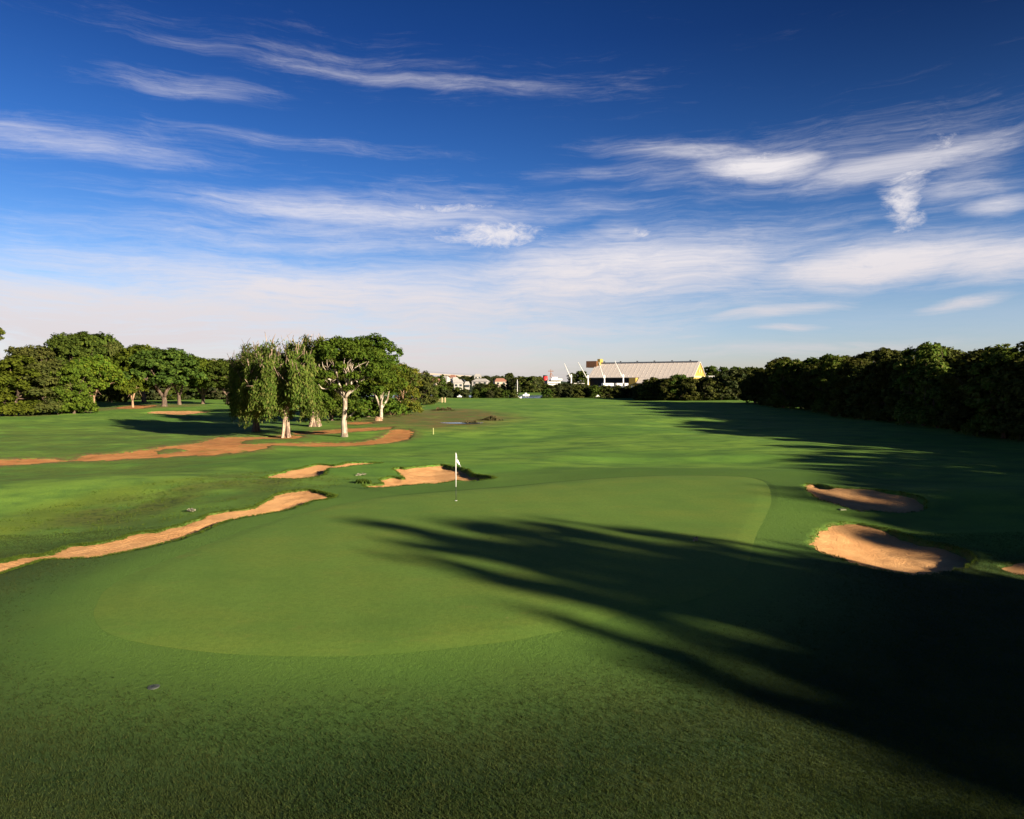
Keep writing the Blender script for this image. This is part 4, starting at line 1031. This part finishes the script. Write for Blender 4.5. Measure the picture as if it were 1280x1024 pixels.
# ------------------------------------------------------------------ sky
w = bpy.data.worlds.new('World'); sc.world = w; w.use_nodes = True
class WT(NT):
    def __init__(s, w): s.t = w.node_tree; s.t.nodes.clear(); s.out = s.t.nodes.new('ShaderNodeOutputWorld')
m = WT(w)
sky = m.n('ShaderNodeTexSky', sky_type='NISHITA', sun_disc=False, sun_elevation=R(SUN_EL), sun_rotation=R(SUN_AZ), altitude=0, air_density=1.0, dust_density=.6, ozone_density=2.5)
tc = m.n('ShaderNodeTexCoord'); sep = m.n('ShaderNodeSeparateXYZ'); m.l(tc.outputs['Generated'], sep.inputs[0])
DEG = 57.29578
az = m.math('MULTIPLY', m.math('ARCTAN2', sep.outputs[0], sep.outputs[1]), DEG); el = m.math('MULTIPLY', m.math('ARCSINE', sep.outputs[2]), DEG)
comb = m.n('ShaderNodeCombineXYZ'); m.l(az, comb.inputs[0]); m.l(el, comb.inputs[1]); ae = comb.outputs[0]
wn = m.n('ShaderNodeTexNoise'); wn.inputs['Scale'].default_value = .09; wn.inputs['Detail'].default_value = 3; m.l(ae, wn.inputs['Vector'])
wv = m.n('ShaderNodeVectorMath', operation='MULTIPLY_ADD'); m.l(wn.outputs['Color'], wv.inputs[0]); wv.inputs[1].default_value = (8, 2.2, 0); m.l(ae, wv.inputs[2]); aw = wv.outputs[0]
fib = m.noise(m.scalev(aw, .075, .80, 1, R(-4)), 1.0, 10, .68, .35)         # long fibres
fib2 = m.noise(m.scalev(aw, .26, 1.2, 1, R(12)), 1.0, 10, .72, .6)        # shorter torn ones
puff = m.noise(m.scalev(aw, .7, 1.5, 1), 1.0, 10, .7, .3)
def P2A(px_, py_):
    d = px_ray(px_, py_); return math.degrees(math.atan2(d[0], d[1])), math.degrees(math.asin(d[2] / np.linalg.norm(d)))
def cloud(px_, py_, rx, ry, rot, amt, soft=1.0):
    a0, e0 = P2A(px_, py_); a1, _ = P2A(px_ + rx, py_); _, e1 = P2A(px_, py_ - ry); ra = abs(a1 - a0); re = abs(e1 - e0)
    s1 = m.n('ShaderNodeVectorMath', operation='SUBTRACT'); m.l(aw2, s1.inputs[0]); s1.inputs[1].default_value = (a0, e0, 0)
    rt = m.n('ShaderNodeVectorRotate', rotation_type='Z_AXIS'); rt.inputs['Angle'].default_value = R(rot); m.l(s1.outputs[0], rt.inputs['Vector'])
    sc2 = m.n('ShaderNodeVectorMath', operation='MULTIPLY'); m.l(rt.outputs[0], sc2.inputs[0]); sc2.inputs[1].default_value = (1 / ra, 1 / re, 0)
    ln = m.n('ShaderNodeVectorMath', operation='LENGTH'); m.l(sc2.outputs[0], ln.inputs[0])
    return m.math('MULTIPLY', m.ramp(ln.outputs['Value'], 1.3, 0.1), amt)
wc = m.n('ShaderNodeVectorMath', operation='MULTIPLY_ADD'); m.l(wn.outputs['Color'], wc.inputs[0]); wc.inputs[1].default_value = (5, 1.6, 0); 
wof = m.n('ShaderNodeVectorMath', operation='SUBTRACT'); m.l(ae, wof.inputs[0]); wof.inputs[1].default_value = (2.5, .8, 0); m.l(wof.outputs[0], wc.inputs[2]); aw2 = wc.outputs[0]
def total(lst):
    acc = None
    for c in lst:
        v = cloud(*c); acc = v if acc is None else m.math('MAXIMUM', acc, v)
    return acc
CL_FIB = [ # px, py, rx, ry, rot(deg), amount
 (150,400,640,100,0,1.0),(430,375,560,70,3,.95),(760,345,420,75,-4,.95),(640,415,420,40,-3,.8),(1090,330,330,45,-3,1.0),(1250,325,200,45,0,.9),
 (450,270,330,26,1,.8),(350,255,220,30,-4,.5),(100,178,260,26,2,.6),(350,180,300,16,0,.35),(230,108,150,24,-3,.55),(500,100,420,16,2,.5),(430,72,260,14,2,.35),
 (960,207,150,30,1,1.0),(870,190,220,20,5,.65),(1130,205,240,34,-6,.75),(1200,235,130,60,0,.55),(560,268,300,50,0,.55),(900,300,420,50,0,.5),(1240,190,120,14,-12,.55),(760,215,200,20,0,.4),
 (1210,376,110,14,-7,.8),(1250,258,90,20,0,.8),(960,390,160,14,-5,.8),(985,410,80,8,0,.8),(860,420,60,7,0,.6),
 (700,262,200,30,0,.45),(780,295,60,26,12,.7),(200,460,700,50,0,.8),(640,370,700,70,0,.75),(420,300,460,60,-2,.55),(1000,200,420,60,-3,.5),(500,90,460,50,3,.22),(120,180,300,40,0,.45),(1000,436,520,22,-2,.6),(560,440,400,22,0,.6),
]
CL_PUF = [(615,296,95,24,0,1.0),(560,262,90,14,-2,.7),(950,205,90,24,0,.9),(1128,250,34,80,-8,.9),(1152,196,60,26,-35,.7),(790,296,40,16,10,.7),(1060,345,60,18,0,.7)]
fm = total(CL_FIB); pm = total(CL_PUF)
fn_ = m.math('ADD', m.math('MULTIPLY', fib, .62), m.math('MULTIPLY', fib2, .38))
fib3 = m.noise(m.scalev(aw, .22, 3.2, 1, R(4)), 1.0, 9, .74, .5)
fn_ = m.math('ADD', m.math('MULTIPLY', fn_, .7), m.math('MULTIPLY', fib3, .3))
fn_ = m.math('MULTIPLY', m.math('SUBTRACT', fn_, .33), 2.9)          # spread the noise over 0..1
c1 = m.ramp(m.math('SUBTRACT', m.math('ADD', m.math('MULTIPLY', fm, 1.35), fn_), .62), 0.0, 1.5)
c1 = m.math('MULTIPLY', c1, m.math('ADD', .36, m.math('MULTIPLY', fm, .74)))
lowbank = m.ramp(el, 11.5, 3.5)      # the veil thickens towards the horizon
c1 = m.math('MAXIMUM', c1, m.math('MULTIPLY', m.math('MULTIPLY', lowbank, m.math('ADD', m.math('MULTIPLY', m.ramp(az, 22, -8), .85), .15)), m.ramp(fn_, -.25, .85)))
c2 = m.math('MULTIPLY', m.ramp(m.math('ADD', m.math('MULTIPLY', pm, .55), puff), .60, 1.22), m.ramp(pm, .05, .4))
cm = m.math('MAXIMUM', c1, c2, clamp=True)
cm = m.math('MULTIPLY', cm, .92)
hs = m.n('ShaderNodeHueSaturation'); m.l(sky.outputs[0], hs.inputs['Color']); hs.inputs['Saturation'].default_value = 1.25; hs.inputs['Value'].default_value = 1.0
rp = m.n('ShaderNodeValToRGB'); m.l(m.math('DIVIDE', el, 40.0, clamp=True), rp.inputs[0]); e_ = rp.color_ramp.elements
e_[0].position = 0; e_[0].color = (.80, .80, 1.2, 1); e_[1].position = 1; e_[1].color = (.052, .105, .20, 1)
for p_, c_ in ((.14, (.66, .66, .86)), (.40, (.27, .385, .64)), (.65, (.13, .21, .42))):
    q_ = e_.new(p_); q_.color = (*c_, 1)
skc = m.mix(1.0, hs.outputs[0], rp.outputs[0], 'MULTIPLY')
side = m.math('MULTIPLY', m.ramp(az, -5, 50), m.ramp(el, 6, 26))      # the polarised, darker side of the sky
skc = m.mix(m.math('MULTIPLY', side, .75), skc, m.mix(1.0, skc, (.42, .32, .30), 'MULTIPLY'))
ccol = m.mix(m.ramp(el, 1, 14), (3.85, 3.45, 3.5), (4.8, 4.55, 4.6))
fin = m.mix(cm, skc, ccol)
bg = m.n('ShaderNodeBackground'); m.l(fin, bg.inputs[0]); bg.inputs[1].default_value = .064
m.l(bg.outputs[0], m.out.inputs[0])
w.cycles.sampling_method = 'MANUAL'; w.cycles.sample_map_resolution = 512

# ------------------------------------------------------------------ sun, camera
sl = bpy.data.lights.new('sun', 'SUN'); sl.energy = 5.0; sl.angle = R(.9); sl.color = (1.0, .86, .66)
so = bpy.data.objects.new('sun', sl); col.objects.link(so)
from mathutils import Vector
sd = Vector((math.sin(R(SUN_AZ)) * math.cos(R(SUN_EL)), math.cos(R(SUN_AZ)) * math.cos(R(SUN_EL)), math.sin(R(SUN_EL))))
so.rotation_euler = sd.to_track_quat('Z', 'Y').to_euler(); so.location = (30, -30, 40)
cam = bpy.data.cameras.new('camera'); cam.sensor_width = 36; cam.lens = 24.0; cam.clip_end = 8000; cam.clip_start = .1
co = bpy.data.objects.new('camera', cam); col.objects.link(co); co.location = (0, 0, H); co.rotation_euler = (math.pi / 2 - TH, 0, 0); sc.camera = co
sc.view_settings.view_transform = 'Standard'; sc.view_settings.look = 'None'; sc.view_settings.gamma = 1; sc.view_settings.exposure = EXPO
sc.cycles.use_denoising = True; sc.cycles.max_bounces = 5; sc.cycles.diffuse_bounces = 3; sc.cycles.transmission_bounces = 3; sc.cycles.sample_clamp_indirect = 4
